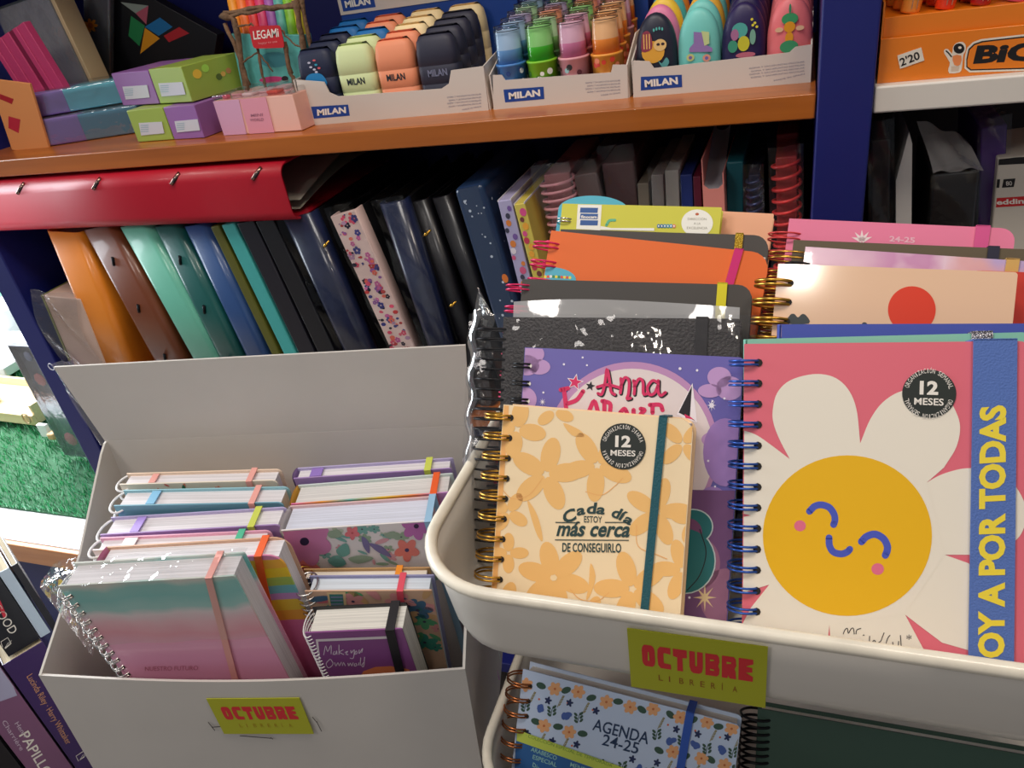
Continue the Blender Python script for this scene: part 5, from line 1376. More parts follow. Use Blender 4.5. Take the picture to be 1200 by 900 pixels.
for row in range(3):
    for k in range(6):
        c, nm = pens[k]; 
        if k not in pp0:
            t = empty('marker_pen', '', 'pen'); m = M(c, .3, coat=.5)
            mb = MB(); mb.lathe([(.0075, 0), (.0082, .002), (.0088, .03), (.0090, .10)], m, 16); mb.build('barrel', t)
            mb = MB()
            for a in (4.4, 4.9): mb.tube([(.0086 * math.cos(a + .3), .0086 * math.sin(a + .3), .004), (.0091 * math.cos(a - .1), .0091 * math.sin(a - .1), .06), (.0091 * math.cos(a), .0091 * math.sin(a), .098)], .0004, WE, n=4)
            mb.build('ink_lines', t)
            mb = MB(); mb.lathe([(.0096, .1), (.0096, .125), (.008, .128)], m, 16); mb.build('cap', t); pp0[k] = t; o = t
        else: o = copy_tree(pp0[k])
        tag(o, '%s marker pen standing in the orange box, %s' % (nm, ['front row', 'middle row', 'back row'][row]), 'pen', 'marker pens in the orange display box')
        o.location = (fb.px(1068, 22)[0] + .0635 + k * .0275 - row * .004, yB + .02 + row * .028, ZW + zi + .0004); o.rotation_euler = (0, .16, 0)

# ================================================================== MIDDLE SHELF
def slab(name, label, cat, TL, TR, BL, mat, y=.802, depth=.22, z=ZMID, bev=.002, art=None, root_only=False, up=0., group=None, yaw=0., inner=None):
    fr = frame_px((0, 1, 0), y, TL, TR, BL=BL)
    ground(fr, z + .001); fr.h += up
    if yaw:
        R = Matrix.Rotation(yaw, 3, 'Z'); fr.ux = R @ fr.ux; fr.uz = R @ fr.uz; fr.uy = R @ fr.uy
    root = empty(name, label, cat, fr, group=group)
    if root_only: return root, fr
    if inner is None:
        mb = MB(); mb.box(0, fr.w, 0, depth, 0, fr.h, mat, bev, seg=3); mb.build('cover', root)
    else:
        w, h = fr.w, fr.h; t = .0025; r = min(bev, w * .4)
        mb = MB()
        pts = [(0, .02)] + [(r - r * math.cos(a), r - r * math.sin(a)) for a in (math.pi / 2 * k / 5 for k in range(6))] + [(w - r + r * math.sin(a), r - r * math.cos(a)) for a in (math.pi / 2 * k / 5 for k in range(6))] + [(w, .02), (w - t, .02), (w - t, t + .004), (t, t + .004), (t, .02)]
        a_ = [mb.bm.verts.new((p[0], p[1], 0)) for p in pts]; b_ = [mb.bm.verts.new((p[0], p[1], h)) for p in pts]; i = mb.mi(mat)
        mb.bm.faces.new(a_).material_index = i; mb.bm.faces.new(b_[::-1]).material_index = i
        for k in range(len(pts)):
            f = mb.bm.faces.new((a_[k], b_[k], b_[(k + 1) % len(pts)], a_[(k + 1) % len(pts)])); f.material_index = i; f.smooth = True
        mb.build('spine', root)
        for x in (0, w - t):
            mb = MB(); mb.box(x, x + t, .0202, depth, 0, h - .001, inner); mb.build('cover', root)
        mb = MB(); mb.box(t + .001, w - t - .001, .012, depth - .004, .002, h - .012, M((30, 26, 26), .8)); mb.build('album_leaves', root)
    if art: art(root, fr)
    return root, fr
def ring_binder(label, TL, TR, BL, c, y=.802, clips=True, depth=.24, coat=.3):
    """lever arch file: rounded spine shell open at the back, rings holding sheets"""
    root, fr = slab('ring_binder', label, 'binder', TL, TR, BL, None, y=y, root_only=True)
    w, h = fr.w, fr.h; m = M(c, .35, coat=coat, var=.08, vs=8); t = .0028; r = min(.012, w * .35)
    mb = MB()
    pts = [(0, depth)] + [(r - r * math.cos(a), r - r * math.sin(a)) for a in (math.pi / 2 * k / 6 for k in range(7))] + [(w - r + r * math.sin(a), r - r * math.cos(a)) for a in (math.pi / 2 * k / 6 for k in range(7))] + [(w, depth)]
    inn = [(t, depth)] + [(r - (r - t) * math.cos(a), r - (r - t) * math.sin(a)) for a in (math.pi / 2 * k / 6 for k in range(7))] + [(w - r + (r - t) * math.sin(a), r - (r - t) * math.cos(a)) for a in (math.pi / 2 * k / 6 for k in range(7))] + [(w - t, depth)]
    O0 = [mb.bm.verts.new((p[0], p[1], 0)) for p in pts]; O1 = [mb.bm.verts.new((p[0], p[1], h)) for p in pts]
    I0 = [mb.bm.verts.new((p[0], p[1], 0)) for p in inn]; I1 = [mb.bm.verts.new((p[0], p[1], h)) for p in inn]; i = mb.mi(m)
    for k in range(len(pts) - 1):
        for q in ((O0[k], O0[k + 1], O1[k + 1], O1[k]), (I0[k], I1[k], I1[k + 1], I0[k + 1]), (O0[k], I0[k], I0[k + 1], O0[k + 1]), (O1[k], O1[k + 1], I1[k + 1], I1[k])):
            f = mb.bm.faces.new(q); f.smooth = True; f.material_index = i
    for k in (0, len(pts) - 1):
        f = mb.bm.faces.new((O0[k], O1[k], I1[k], I0[k])); f.material_index = i
    mb.build('cover', root)
    mb = MB(); mb.box(t + .002, w - t - .002, r + .004, depth - .006, .004, h - .008, PAGES); mb.build('sheets', root)
    if clips:
        for z in (h * .25, h * .55, h * .82):
            mb = MB(); mb.tube([(w * .5 - .003, -.0008, z - .006), (w * .5 + .003, -.0012, z + .006)], .0022, M((20, 24, 30), .4, metal=.5), n=8); mb.build('eyelet', root)
    return root, fr
def wrapsheet(root, fr, d=.06, top=.02, haze=.015, gloss=.05, ext=.003):
    haze *= .12; gloss *= .5
    mb = MB(); w, h = fr.w, fr.h; s1 = random.random() * 9
    mb.grid(lambda u, v: (-ext + u * (w + 2 * ext), -.003 - .0022 * math.sin(6 * v * 3 + s1 + 4 * u), v * (h + top)), 8, 30, film(gloss=gloss, bump=1., bs=22, haze=haze, fk=.3))
    mb.grid(lambda u, v: (-ext + u * (w + 2 * ext), -.003 + v * d, h + top * (1 - .6 * v) + .002 * math.sin(9 * u + s1)), 8, 5, film(gloss=gloss, bump=1., bs=30, haze=haze, fk=.4))
    mb.build('clear_wrap', root, nrm=False)
def coil(root, fr, m, x, rx, ry, y, z0, z1, p, r=.0019):
    mb = MB(); pts = []; n = int((z1 - z0) / p * 18)
    for k in range(n + 1):
        a = 2 * math.pi * k / 18; pts.append((x + rx * math.cos(a), y + ry * math.sin(a), z0 + p * k / 18))
    mb.tube(pts, r, m, n=5); mb.build('wire_coil', root)
NVL = M((30, 38, 68), .3, coat=.4, var=.15, vs=40); INN = M((12, 12, 18), .6)
r_, f_ = slab('notebook', 'film-wrapped pale rose notebook leaning against the orange binder, far left', 'notebook', (50, 346), (84, 327), (83, 424), M((206, 176, 160), .5, var=.06, vs=20), y=.800, depth=.16)
mb = MB(); mb.box(-.003, .001, -.001, .16, 0, f_.h, M((120, 120, 60), .5)); mb.build('olive_edge', r_)
mb = MB()
sd = 2
mb.grid(lambda u, v: (-.020 + .010 * math.sin(7 * v) + u * (f_.w + .016) , -.006 - .006 * math.sin(11 * v + 7 * u) * math.sin(3 * u), v * (f_.h + .012)), 14, 40, film(gloss=.12, bump=1., bs=40, haze=.03, fk=.4)); mb.build('clear_wrap', r_, nrm=False)
ring_binder('bright orange binder spine, leftmost of the leaning binders', (51, 271), (92, 271), (115, 425), (238, 140, 40), clips=False)
ring_binder('dark brown binder with black eyelets beside the orange binder', (94, 271), (134, 268), (176, 421), (120, 62, 34))
ring_binder('aqua green binder with wide pale spine beside the dark brown binder', (137, 268), (175, 267), (222, 420), (112, 196, 170), clips=False)
ring_binder('dark teal binder with black eyelet between the aqua and blue binders', (177, 267), (209, 266), (252, 417), (24, 92, 88))
ring_binder('slate blue binder in clear film, between dark teal and olive spines', (212, 267), (243, 266), (284, 416), (44, 78, 132), clips=False)
slab('folder', 'thin dark olive folder beside the slate blue binder', 'folder', (246, 266), (256, 265), (318, 415), M((92, 92, 26), .5))
slab('folder', 'thin turquoise folder beside the dark olive one', 'folder', (259, 264), (274, 262), (332, 414), M((70, 172, 168), .45))
slab('folder', 'black slim folder right beside the turquoise folder', 'folder', (277, 262), (297, 260), (349, 412), M((26, 24, 34), .35, coat=.3))
slab('folder', 'black slim folder next to the dark navy wrapped album', 'folder', (299, 260), (320, 258), (371, 410), M((20, 20, 26), .35, coat=.3))
def gold_clasps(pts):
    def f(root, fr):
        for p in pts:
            mb = MB(); u, v = fr.px(*p); mb.tube([(u - .006, -.0015, v - .003), (u, -.004, v), (u + .007, -.002, v + .004)], [.0012, .0022, .001], M((220, 170, 70), .2, metal=1), n=8); mb.build('gold_clasp', root)
        wrapsheet(root, fr, top=.008)
    return f
slab('photo_album', 'dark navy film-wrapped album left of the floral album', 'album', (328, 259), (366, 256), (396, 406), NVL, art=gold_clasps([(383, 286)]), bev=.012, inner=INN)
def floral_art(root, fr):
    mb = MB(); rr = random.Random(21); w, h = fr.w, fr.h
    cs = [(224, 80, 110), (206, 100, 160), (232, 110, 90), (60, 60, 130), (190, 60, 60), (180, 140, 170), (150, 90, 160), (30, 26, 50)]
    mb.box(.001, w - .001, -.0009, -.0003, .001, h - .001, M((232, 204, 196), .4))
    for k in range(150):
        u = rr.uniform(.003, w - .003); v = rr.uniform(0, h); r = rr.uniform(.0014, .0044); c = M(rr.choice(cs), .45); y = -.0011 - k * .000003
        if k % 3 == 0:
            for q in range(5):
                a = q * 1.2566 + k; cx = min(max(u + math.cos(a) * r * .8, r * .6), w - r * .6); cz = v + math.sin(a) * r * .8
                if not r < cz < h - r: continue
                mb.face([(cx + r * .55 * math.cos(t), y, cz + r * .55 * math.sin(t)) for t in (j * math.pi / 4 for j in range(8))], c)
        elif r < v < h - r: 
            u = min(max(u, r), w - r)
            mb.face([(u + r * math.cos(t), y, v + r * .7 * math.sin(t)) for t in (j * math.pi / 4 for j in range(8))], c)
    mb.build('printed_flowers', root); wrapsheet(root, fr, top=.012)
slab('photo_album', 'pink and red floral album spine between two navy albums', 'album', (387, 254), (417, 249), (456, 405), M((226, 196, 190), .4), art=floral_art, bev=.001, inner=INN)
slab('photo_album', 'navy film-wrapped album with gold clasps right of the floral album', 'album', (441, 241), (473, 238), (496, 402), NVL, art=gold_clasps([(501, 273), (531, 356)]), bev=.012, inner=INN)
def stars(root, fr):
    mb = MB(); rr = random.Random(5); w, h = fr.w, fr.h
    for k in range(34):
        u = rr.uniform(.006, w - .004); v = rr.uniform(.01, h - .01); r = rr.choice((.0008, .0012, .0018))
        mb.face([(u + r * math.cos(t), -.0004, v + r * math.sin(t)) for t in (j * math.pi / 4 for j in range(8))], M((190, 200, 214), .5))
        a = rr.uniform(.01, .15); mb.face([(w + .0004, a + r * math.cos(t), v * .98 + r * math.sin(t)) for t in (j * math.pi / 4 for j in range(8))], M((190, 200, 214), .5))
    mb.box(.006, w - .006, -.0003, .002, .001, h - .001, M((30, 52, 84), .3, coat=.5))
    u, v = fr.px(592, 326); mb.face([(u + .004 * math.cos(t), -.0006, v + .006 * math.sin(t)) for t in (j * math.pi / 5 for j in range(10))], M((220, 120, 50), .5))
    mb.build('printed_stars', root)
slab('photo_album', 'dark blue album with white stars and an orange mark', 'album', (531, 222), (566, 219), (571, 352), M((30, 52, 84), .3, coat=.5), art=stars, bev=.006, depth=.2)
for lab, a, b, c in (('added black album filling the dark gap right of the gold-clasped navy album', (478, 238), (500, 235), (534, 400)), ('added charcoal album filling the dark gap left of the starry album', (504, 234), (526, 230), (562, 392))):
    slab('photo_album', lab, 'album', a, b, c, M((16, 16, 22), .4, coat=.2), y=.825, bev=.008, inner=INN)  # near-black albums added to darken the gap over the shelf
def comic(cs, seed):
    def f(root, fr):
        rr = random.Random(seed); w, h = fr.w, fr.h; mb = MB()
        for k in range(26):
            v = h - .01 - k * .0085 
            if v < .01: break
            r = rr.uniform(.0025, .0042); u = rr.uniform(r, w - r)
            mb.face([(u + r * math.cos(t), -.0004 - k * .00001, v + r * 1.2 * math.sin(t)) for t in (j * math.pi / 5 for j in range(10))], M(rr.choice(cs), .5))
        mb.build('printed_pictures', root)
        mb = MB()   # flared top of the folded cover
        for x in (0, w - .001): mb.prism([(x, h - .001), (x + .001, h - .001), (x + .001, h + .001), (x, h + .001)], 0, .15, M((224, 222, 226), .5))
        mb.box(.001, w - .001, .003, .15, h - .002, h - .0005, PAGES); mb.build('pages', root)
    return f
slab('comic_folder', 'slim lilac picture folder right of the starry album', 'folder', (583, 236), (599, 235), (608, 335), M((176, 170, 206), .45), art=comic([(120, 90, 160), (220, 130, 60), (230, 220, 230), (60, 60, 80), (210, 90, 130)], 1), depth=.16, bev=.001)
slab('comic_folder', 'slim yellow picture folder behind the pink rings', 'folder', (602, 240), (615, 239), (622, 316), M((214, 196, 90), .45), art=comic([(220, 80, 140), (120, 60, 60), (240, 170, 60), (200, 60, 90)], 2), depth=.16, bev=.001)
def spiral_up(label, TL, TR, BL, c, cm, p, wrapz=True, y=.83, rad=.014):
    root, fr = slab('spiral_notebook', label, 'notebook', TL, TR, BL, None, y=y, root_only=True); w, h = fr.w, fr.h
    mb = MB(); mb.box(w * .12, w * .88, rad, .17, 0, h, M(c, .5), .0015); mb.build('cover', root)
    coil(root, fr, cm, w / 2, w * .5, rad, rad, .004, h - .003, p)
    if wrapz: wrapsheet(root, fr, top=.016, haze=.10, gloss=.14)
    return root, fr
spiral_up('pink coil-bound notebook in clinging clear wrap behind the trolley books', (628, 210), (668, 205), (645, 300), (176, 110, 112), M((250, 176, 186), .35), .0095)
root, fr = slab('wrapped_notebook', 'film-wrapped rosy grey notebook with white cord ring, beside the pink coil one', 'notebook', (672, 206), (699, 203), (688, 280), M((120, 96, 92), .5), y=.84)
wrapsheet(root, fr, top=.016, haze=.12)
root, fr = slab('wrapped_notebook', 'dim mauve film-wrapped notebook under the shelf, middle', 'notebook', (705, 192), (742, 186), (716, 280), M((96, 62, 62), .5), y=.85)
wrapsheet(root, fr, top=.02, haze=.08)
for lab, x0, x1, yt, c, hz in (('slim beige notebook standing right of the mauve wrapped one', 747, 760, 215, (120, 110, 96), 0), ('slim pale grey wrapped notepad right of the beige notebook', 763, 777, 205, (140, 132, 128), .1), ('white crumpled film-wrapped pad left of the blue notebook', 779, 795, 200, (170, 165, 158), .15),
                           ('royal blue slim notebook left of the maroon one', 797, 811, 205, (30, 50, 120), 0), ('maroon slim notebook left of the open pink folder', 812, 821, 207, (100, 24, 50), 0)):
    root, fr = slab('slim_notebook', lab, 'notebook', (x0, yt), (x1, yt - 1), (x0 + 3, 275), M(c, .5), y=.84, depth=.15, bev=.001)
    if hz: wrapsheet(root, fr, top=.01, haze=hz)
# open pink folder
root, fr = slab('open_folder', 'coral pink open folder with grey inside, gaping at the top', 'folder', (823, 216), (848, 211), (826, 272), None, y=.825, root_only=True); w, h = fr.w, fr.h
mb = MB(); PF = M((226, 140, 130), .5); GI = M((150, 150, 158), .6)
mb.prism([(0, 0), (w, 0), (w, h), (w * .75, h - .006), (w * .3, h - .006), (0, h)], 0, .0012, PF)
mb.box(0, .0012, .0013, .15, 0, h + .026, PF); mb.box(w - .0012, w, .0013, .15, 0, h + .010, PF); mb.build('cover', root)
mb = MB(); mb.grid(lambda u, v: (.0014 + u * (w - .003), .002 + v * .12, h - .010 + v * .035 + .006 * (2 * u - 1) ** 2), 8, 6, GI); mb.build('grey_lining', root)
slab('slim_notebook', 'petrol blue notebook right of the open pink folder', 'notebook', (851, 190), (871, 188), (852, 262), M((18, 96, 108), .5), y=.85, depth=.15)
spiral_up('midnight blue coil-bound notebook in film, left of the red coil notebook', (874, 210), (892, 208), (876, 280), (28, 34, 70), M((60, 70, 110), .3, metal=.5), .008)
spiral_up('bright red coil-bound notebook in film beside the blue upright', (904, 190), (938, 188), (906, 275), (190, 60, 60), M((255, 70, 70), .3), .0125)
slab('slim_notebook', 'tall dark red notebook rising behind the red coil notebook', 'notebook', (910, 158), (936, 157), (912, 270), M((150, 40, 44), .5), y=.915, depth=.12)

# the big red binder lying across the leaning ones
xa, xb = -1.1425, -.592; zt_, zb_ = -.1985, -.2715; y0 = .786
rb = empty('ring_binder', 'large shiny red binder lying sideways on top of the leaning binders', 'binder', loc=(xa, y0, zb_))
RD = M((186, 16, 42), .45, coat=.08)
L_ = xb - xa; H_ = zt_ - zb_; t = .003; r = .016; dep = .27
mb = MB()
def prof(o):
    rr_ = r - o
    return [(dep, o)] + [(r - rr_ * math.sin(a), r - rr_ * math.cos(a)) for a in (math.pi / 2 * k / 7 for k in range(8))] + [(r - rr_ * math.cos(a), H_ - r + rr_ * math.sin(a)) for a in (math.pi / 2 * k / 7 for k in range(8))] + [(dep, H_ - o)]
po, pi_ = prof(0), prof(t); i = mb.mi(RD)
O0 = [mb.bm.verts.new((0, p[0], p[1])) for p in po]; O1 = [mb.bm.verts.new((L_, p[0], p[1])) for p in po]; I0 = [mb.bm.verts.new((0, p[0], p[1])) for p in pi_]; I1 = [mb.bm.verts.new((L_, p[0], p[1])) for p in pi_]
for k in range(len(po) - 1):
    for q in ((O0[k], O0[k + 1], O1[k + 1], O1[k]), (I0[k], I1[k], I1[k + 1], I0[k + 1]), (O0[k], I0[k], I0[k + 1], O0[k + 1]), (O1[k], O1[k + 1], I1[k + 1], I1[k])):
        f = mb.bm.faces.new(q); f.smooth = True; f.material_index = i
for k in (0, len(po) - 1): mb.bm.faces.new((O0[k], O1[k], I1[k], I0[k])).material_index = i
mb.build('cover', rb)
mb = MB()
mb.grid(lambda u, v: (.004 + u * (L_ - .012), .03 + v * .22, .012 + .02 * math.sin(v * 2.2) + .004 * math.sin(5 * u)), 6, 8, M((206, 200, 184), .7)); mb.grid(lambda u, v: (.004 + u * (L_ - .008), .03 + v * .22, .02 + .032 * math.sin(v * 1.7)), 6, 8, M((176, 172, 160), .7)); mb.build('sheets', rb)
for p in ((22, 213), (112, 209), (205, 205), (301, 200)):
    P = onY(*p, y0 + .004); mb = MB(); x = P.x - xa; z = H_ - .009
    mb.tube([(x - .006, -.0015, z - .006), (x, .0015, z), (x + .007, .006, z + .006)], .0026, M((150, 120, 110), .2, metal=1), n=10); mb.tube([(x - .002, -.0015, z - .004), (x + .004, .002, z + .002)], .0016, M((20, 10, 14), .5), n=8)
    mb.build('eyelet', rb)

# ------------------------------------------------------------------ right bay below the white shelf
root, fr = slab('wrapped_notebook', 'black film-wrapped pack, nearest the blue upright in the right bay', 'notebook', (1021, 165), (1044, 160), (1021, 262), M((30, 26, 26), .4), y=.85, depth=.15); wrapsheet(root, fr, top=.02, haze=.1)
root, fr = slab('slim_notebook', 'white slim pack with slanted top between black film-wrapped packs', 'notebook', (1050, 178), (1069, 172), (1050, 262), None, y=.85, root_only=True); w, h = fr.w, fr.h
mb = MB(); mb.prism([(0, 0), (w, 0), (w, h + .006), (w * .8, h + .018), (0, h - .03)], 0, .14, M((206, 202, 196), .5)); mb.build('cover', root)
root, fr = slab('wrapped_notebook', 'shiny black film-wrapped pack with crumpled clear top flap', 'notebook', (1094, 205), (1148, 198), (1090, 262), M((16, 13, 14), .3, coat=.4), y=.84, depth=.15)
w, h = fr.w, fr.h
mb = MB(); mb.grid(lambda u, v: (-.012 + u * (w + .004) + .012 * (1 - v), .002 + .05 * v, h + .001 + .042 * v * (1 - .55 * u) + .002 * math.sin(11 * u + 5 * v)), 14, 8, film(gloss=.3, bump=1., bs=50, haze=.4)); mb.build('clear_wrap', root, nrm=False)  # white haze in the film stands in for reflections on the crumpled flap
wrapsheet(root, fr, top=.002, haze=.03)
root, fr = slab('folder', 'deep purple folder in clear film, right bay', 'folder', (1150, 150), (1181, 143), (1146, 262), M((74, 40, 120), .4), y=.875, depth=.15); wrapsheet(root, fr, top=.01, haze=.08)
def edd(root, fr):
    mb = MB(); A = Art(mb, fr, fr.w, fr.h)
    A.poly([(1168, 232), (1215, 229), (1215, 240), (1167, 243)], M((204, 36, 40), .5), 1); A.text('edding', (1168, 240), (1207, 238), 6, WHT, 2, .03)
    A.poly([(1176, 210), (1190, 209), (1188, 219), (1174, 220)], BK2, 1); A.text('80', (1179, 217.5), (1186, 217), 5, WHT, 2); A.poly([(1168, 210), (1172, 210), (1171, 220), (1167, 220)], BK2, 1)
    A.poly([(1160, 186), (1215, 183), (1215, 191), (1160, 194)], BK2, 1)
    mb.build('printed_front', root)
slab('marker_carton', 'white marker carton with red band and black squares, right picture edge', 'carton', (1170, 186), (1240, 180), (1163, 262), M((214, 206, 192), .5), y=.862, depth=.1, art=edd)

# ================================================================== LEFT: WINDOW DISPLAY
ZP = -.893
pf = empty('display_platform', 'white display platform with wooden front edge and blue base, left', 'platform', loc=(-1.8, .75, ZFL))
def pp_(mb, n): o = mb.build(n); o.parent = pf; o.location = (1.8, -.75, -ZFL); return o
mb = MB(); mb.box(-3.2, -1.195, .75, 2.4, ZP - .012, ZP, M((226, 226, 228), .4), .001); pp_(mb, 'top')
mb = MB(); mb.box(-3.2, -1.195, .738, .7498, ZP - .048, ZP - .001, wood_mat((190, 120, 70), (214, 148, 96), 5, 0), .002); pp_(mb, 'wooden_edge')
mb = MB(); mb.box(-3.2, -1.195, .76, 2.38, ZFL, ZP - .0125, M((20, 34, 96), .5)); pp_(mb, 'base')
# turf
mb = MB(); rg = random.Random(1); GC = [M((50, 160, 100), .5), M((84, 196, 130), .4), M((36, 128, 78), .5), M((176, 232, 196), .3)]  # palest green paints bright highlights into some of the blades
for k in range(17000):
    x = rg.uniform(-2.25, -1.2); y = .83 + rg.random() ** 1.3 * 1.0; a = rg.uniform(0, 6.28); hgt = rg.uniform(.012, .022); bx_, by_ = rg.uniform(-.01, .01), rg.uniform(-.01, .01); wq = .0013
    mb.face([(x - wq * math.cos(a), y - wq * math.sin(a), ZP + .003), (x + wq * math.cos(a), y + wq * math.sin(a), ZP + .003), (x + bx_, y + by_, ZP + .003 + hgt)], GC[rg.randrange(4)])
mb.box(-2.25, -1.2, .83, 1.83, ZP + .0004, ZP + .004, M((18, 84, 44), .8))
tag(mb.build('turf_mat', nrm=False), 'bright green artificial turf mat on the white platform', 'turf', kind='stuff')
PW = wood_mat((222, 190, 140), (238, 212, 166), 8, 0, coat=0)
zg = ZP + .022
def crate_at(TLp, TRp, h, d, label):
    a = onZ(*TLp, zg); b = onZ(*TRp, zg); fr = Frame(a, b - a, (0, 0, 1)); w = (b - a).length
    root = empty('wooden_crate', label, 'crate', fr)
    for (x0, x1, y0, y1, n) in ((0, w, 0, .008, 'rail'), (0, w, d - .008, d, 'rail'), (0, .008, .0085, d - .0085, 'side_board'), (w - .008, w, .0085, d - .0085, 'side_board')):
        mb = MB(); mb.box(x0, x1, y0, y1, .0, h if n == 'rail' else h * 1.9, PW, .001); mb.build(n, root)
    mb = MB(); mb.box(.0085, w - .0085, .0085, d - .0085, .001, .006, PW); mb.build('base_board', root)
    mb = MB(); mb.tube([(w - .018 + .012 * math.cos(t), -.004, h * .8 + .014 * math.sin(t)) for t in (k * math.pi / 8 for k in range(16))], .0022, M((200, 170, 130), .8), n=6, closed=True); mb.build('rope_ring', root)
    return fr
fcr = crate_at((-110, 480), (43, 499), .028, .16, 'pale wooden toy crate with rope ring on the turf mat')
g = empty('felt_block', 'sage green felt block lying inside the pale wooden crate', 'block', Frame(fcr.O + fcr.ux * (fcr.ux.dot(onZ(-20, 470, zg) - fcr.O)) + fcr.uy * .03 + V((0, 0, .0065)), fcr.ux, (0, 0, 1)))
mb = MB(); mb.box(0, .075, 0, .05, 0, .035, M((150, 190, 160), .8), .006); mb.build('felt_body', g)
for lab, p, w, d, h, c in (('white foam board lying at the rear of the turf mat', (-70, 438), .28, .22, .03, (236, 236, 238)), ('small white card standing by the clear toy box', (49, 512), .03, .01, .035, (232, 232, 228)), ('small wooden cube next to the clear toy box', (57, 516), .022, .02, .018, (206, 160, 110)), ('upright white carton at the rear left of the platform', (-30, 398), .16, .1, .09, (238, 238, 240))):
    P = onZ(*p, zg); o = empty('foam_board' if 'foam' in lab else 'wooden_cube' if 'cube' in lab else 'white_card' if 'card ' in lab else 'white_carton', lab, 'board' if 'foam' in lab else 'block' if 'cube' in lab else 'card' if 'card ' in lab else 'carton', loc=tuple(P))
    mb = MB(); mb.box(0, w, 0, d, 0, h, M(c, .6), min(.004, d * .2)); mb.build('body', o)
# plant
P = onZ(-14, 372, ZP); pl = empty('leafy_plant', 'bright green leafy plant at the back of the window display', 'plant', loc=tuple(P))
mb = MB()
for k in range(260):
    a = rg.uniform(0, 6.28); e = rg.uniform(-.2, 1.4); R_ = rg.uniform(.03, .12); c = V((math.cos(a) * math.cos(e), math.sin(a) * math.cos(e), math.sin(e))) * R_ + V((0, 0, .05)); u = V((rg.uniform(-1, 1), rg.uniform(-1, 1), rg.uniform(-1, 1))).normalized(); v = u.orthogonal().normalized()
    if c.z < .03: continue
    mb.face([c, c + u * .012 + v * .006, c + u * .03, c + u * .012 - v * .006], GC[rg.randrange(4)])
mb.build('foliage', pl, nrm=False)
mb = MB(); mb.lathe([(.02, 0), (.03, .04), (.028, .045)], M((230, 230, 230), .5), 16); mb.build('plant_pot', pl)
# clear toy box leaning by the upright
yb_ = onZ(76, 533, zg).y
ftb = frame_px((0, 1, 0), yb_, (8.5, 405), (33, 398), BL=(76, 533))
tbx = empty('clear_toy_box', 'tall clear-fronted toy box with dark edges beside the blue upright', 'toy box', ftb); w, h = ftb.w, ftb.h
DKE = M((50, 56, 74), .4)
mb = MB(); mb.box(0, w, .012, .014, 0, h, M((90, 98, 116), .5, var=.3, vs=30)); mb.build('back_card', tbx)
mb = MB()
for a in ((0, .003, 0, .0115, 0, h), (w - .002, w, 0, .0115, 0, h), (.0031, w - .0026, 0, .0115, 0, .003), (.0031, w - .0026, 0, .0115, h - .003, h)): mb.box(*a, DKE)
mb.build('box_frame', tbx)
for (v, r, c, n) in ((.15, .018, (216, 80, 130), 'pink_toy'), (.45, .024, (140, 160, 170), 'grey_toy'), (.70, .016, (190, 110, 110), 'rose_toy'), (.9, .012, (130, 140, 170), 'blue_toy')):
    mb = MB(); mb.lathe([(r * .1, -r), (r * .7, -r * .7), (r, 0), (r * .7, r * .7), (r * .1, r)], M(c, .7, bump=.6, bs=200), 14, c=(w / 2, .0065, v * h), sy=.2, sx=min(1, w * .42 / r)); mb.build(n, tbx)
mb = MB(); mb.box(.0005, w - .0005, -.001, -.0004, .001, h - .001, film(gloss=.05, bump=.2, haze=.05, fk=.2)); mb.build('clear_front', tbx, nrm=False)
# violet crinkled bag hanging on the blue upright
fbg = frame_px((0, 1, 0), .785, (58, 425), (84, 424), BL=(118, 520))
bg = empty('violet_bag', 'crinkled clear and violet bag hanging between upright and cardboard box', 'bag', fbg); w, h = fbg.w, fbg.h
mb = MB(); mb.grid(lambda u, v: (u * w + .006 * math.sin(8 * v), -.004 * math.sin(9 * u + 7 * v) - .002, v * h), 12, 26, film(gloss=.12, bump=1., bs=40, haze=.15, tint=(190, 170, 230)))
mb.build('bag_film', bg, nrm=False)
mb = MB(); mb.tube([(.004 + .006 * math.cos(t), -.004, h - .006 + .006 * math.sin(t)) for t in (k * math.pi / 8 for k in range(16))], .0008, M((220, 226, 240), .2), n=5, closed=True); mb.build('plastic_ring', bg)

# ------------------------------------------------------------------ novels at lower left
nN = V((-.886, .463, 0)); cN = nN.dot(V((-.745, .33, -.765)))
ZN1 = on(3, 780, nN, cN).z; ZB1 = ZN1 - .22
def novel(label, TL, TR, BL, c, off, z, art, pg=(214, 200, 170), ztop=None):
    fr = frame_px(nN, cN + off, TL, TR, BL=BL)
    fr.uz = V((0, 0, 1)); fr.ux = V((.463, .886, 0)).normalized(); fr.uy = fr.uz.cross(fr.ux)
    top = on(*TL, nN, cN + off); b = on(*TR, nN, cN + off); fr.w = (b - top).dot(fr.ux); fr.O = V((top.x, top.y, z)); fr.h = top.z - z
    if ztop is not None: fr.h = ztop - z
    root = empty('paperback_book', label, 'book', fr); w, h = fr.w, fr.h; m = M(c, .35, coat=.2)
    mb = MB(); mb.box(0, w, 0, .0012, 0, h, m, .0004); A = Art(mb, fr, w, h); art(A); mb.build('spine', root)
    for x in (0, w - .0008):
        mb = MB(); mb.box(x, x + .0008, .0013, .13, 0, h, m); mb.build('cover', root)
    mb = MB(); mb.box(.001, w - .001, .0014, .127, .001, h - .003, pages_mat(pg, 'X')); mb.build('pages', root)
    return fr
frR = Frame(on(60, 830, nN, cN), (.463, .886, 0), (0, 0, 1)); frR.O.z = ZB1
rack = empty('book_rack', 'dark rack under the paperbacks in the lower left corner', 'rack', frR)
mb = MB(); mb.box(-.30, .10, -.003, .14, -.02, -.0005, M((40, 36, 40), .5)); mb.build('shelf_board', rack)
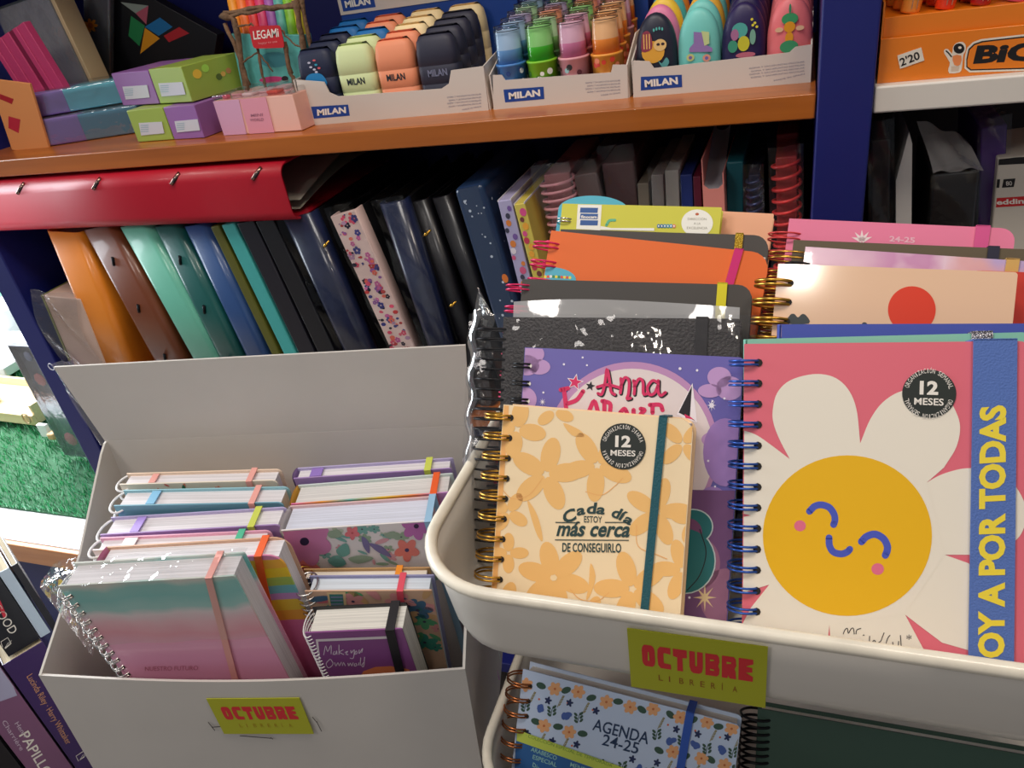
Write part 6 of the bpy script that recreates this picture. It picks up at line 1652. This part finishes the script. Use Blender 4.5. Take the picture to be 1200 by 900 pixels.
for x in (-.29, .08):
    mb = MB(); mb.box(x, x + .02, .01, .13, ZFL - ZB1, -.0205, M((40, 36, 40), .5)); mb.build('upright', rack)
def a1(A):
    c = M((206, 150, 110), .5)
    A.text('Lucinda Riley · Harry Whittaker', (31, 793), (78, 873), 8.5, c, 1, up=(.80, -.50))
    A.text('E', (93, 891), (97, 884), 7, WHT, 1, up=(.8, -.5)); A.stroke([(92, 892), (89, 886), (98, 880), (102, 886)], .8, WHT, 1, sm=0)
novel('deep purple paperback with copper author lettering, lower row right', (3, 780), (50, 752), (72, 903), (62, 40, 96), 0, ZB1, a1, ztop=ZN1)
def a2(A):
    A.text('PAPILLON', (22, 862), (58, 922), 13, WHT, 1, .01, up=(.85, -.5)); A.text('Henri', (17, 848), (28, 864), 5.5, M((206, 190, 206), .5), 1, up=(.85, -.5)); A.text('Charrière', (2, 846), (24, 880), 5.5, M((206, 190, 206), .5), 1, up=(.85, -.5))
    A.poly([(-60, 780), (6, 780), (20, 815), (-40, 836)], M((170, 168, 196), .5), .5)
novel('mauve PAPILLON paperback with white title, lower row left', (-42, 806), (2, 784), (17, 920), (128, 86, 120), 0, ZB1, a2, ztop=ZN1)
novel('black paperback at the far left of the lower row, cut by the frame', (-88, 838), (-46, 808), (-30, 930), (24, 22, 30), 0, ZB1, lambda A: None, ztop=ZN1)
def a3(A):
    A.text('GOOD', (-10, 712), (12, 744), 11, WHT, 1, up=(.85, -.5)); A.text('E', (5, 760), (9, 753), 6, WHT, 1, up=(.8, -.5)); A.stroke([(3, 759), (1, 752), (9, 747), (13, 754), (6, 760)], .8, WHT, 1, sm=0); A.poly([(-4, 705), (0, 703), (8, 722), (4, 724)], M((214, 50, 70), .5), 1)
novel('black paperback with white GOOD lettering on the upper row', (-46, 690), (-3, 673), (-2, 790), (30, 32, 40), .006, ZN1 + .001, a3, (220, 214, 200))
novel('pale blue-white paperback spine between two dark ones, upper row', (-2, 672), (11, 666), (29, 770), (186, 204, 222), .006, ZN1 + .001, lambda A: None)
novel('thin black paperback at the right end of the upper row', (13, 664), (21, 661), (40, 762), (24, 24, 34), .006, ZN1 + .001, lambda A: None)
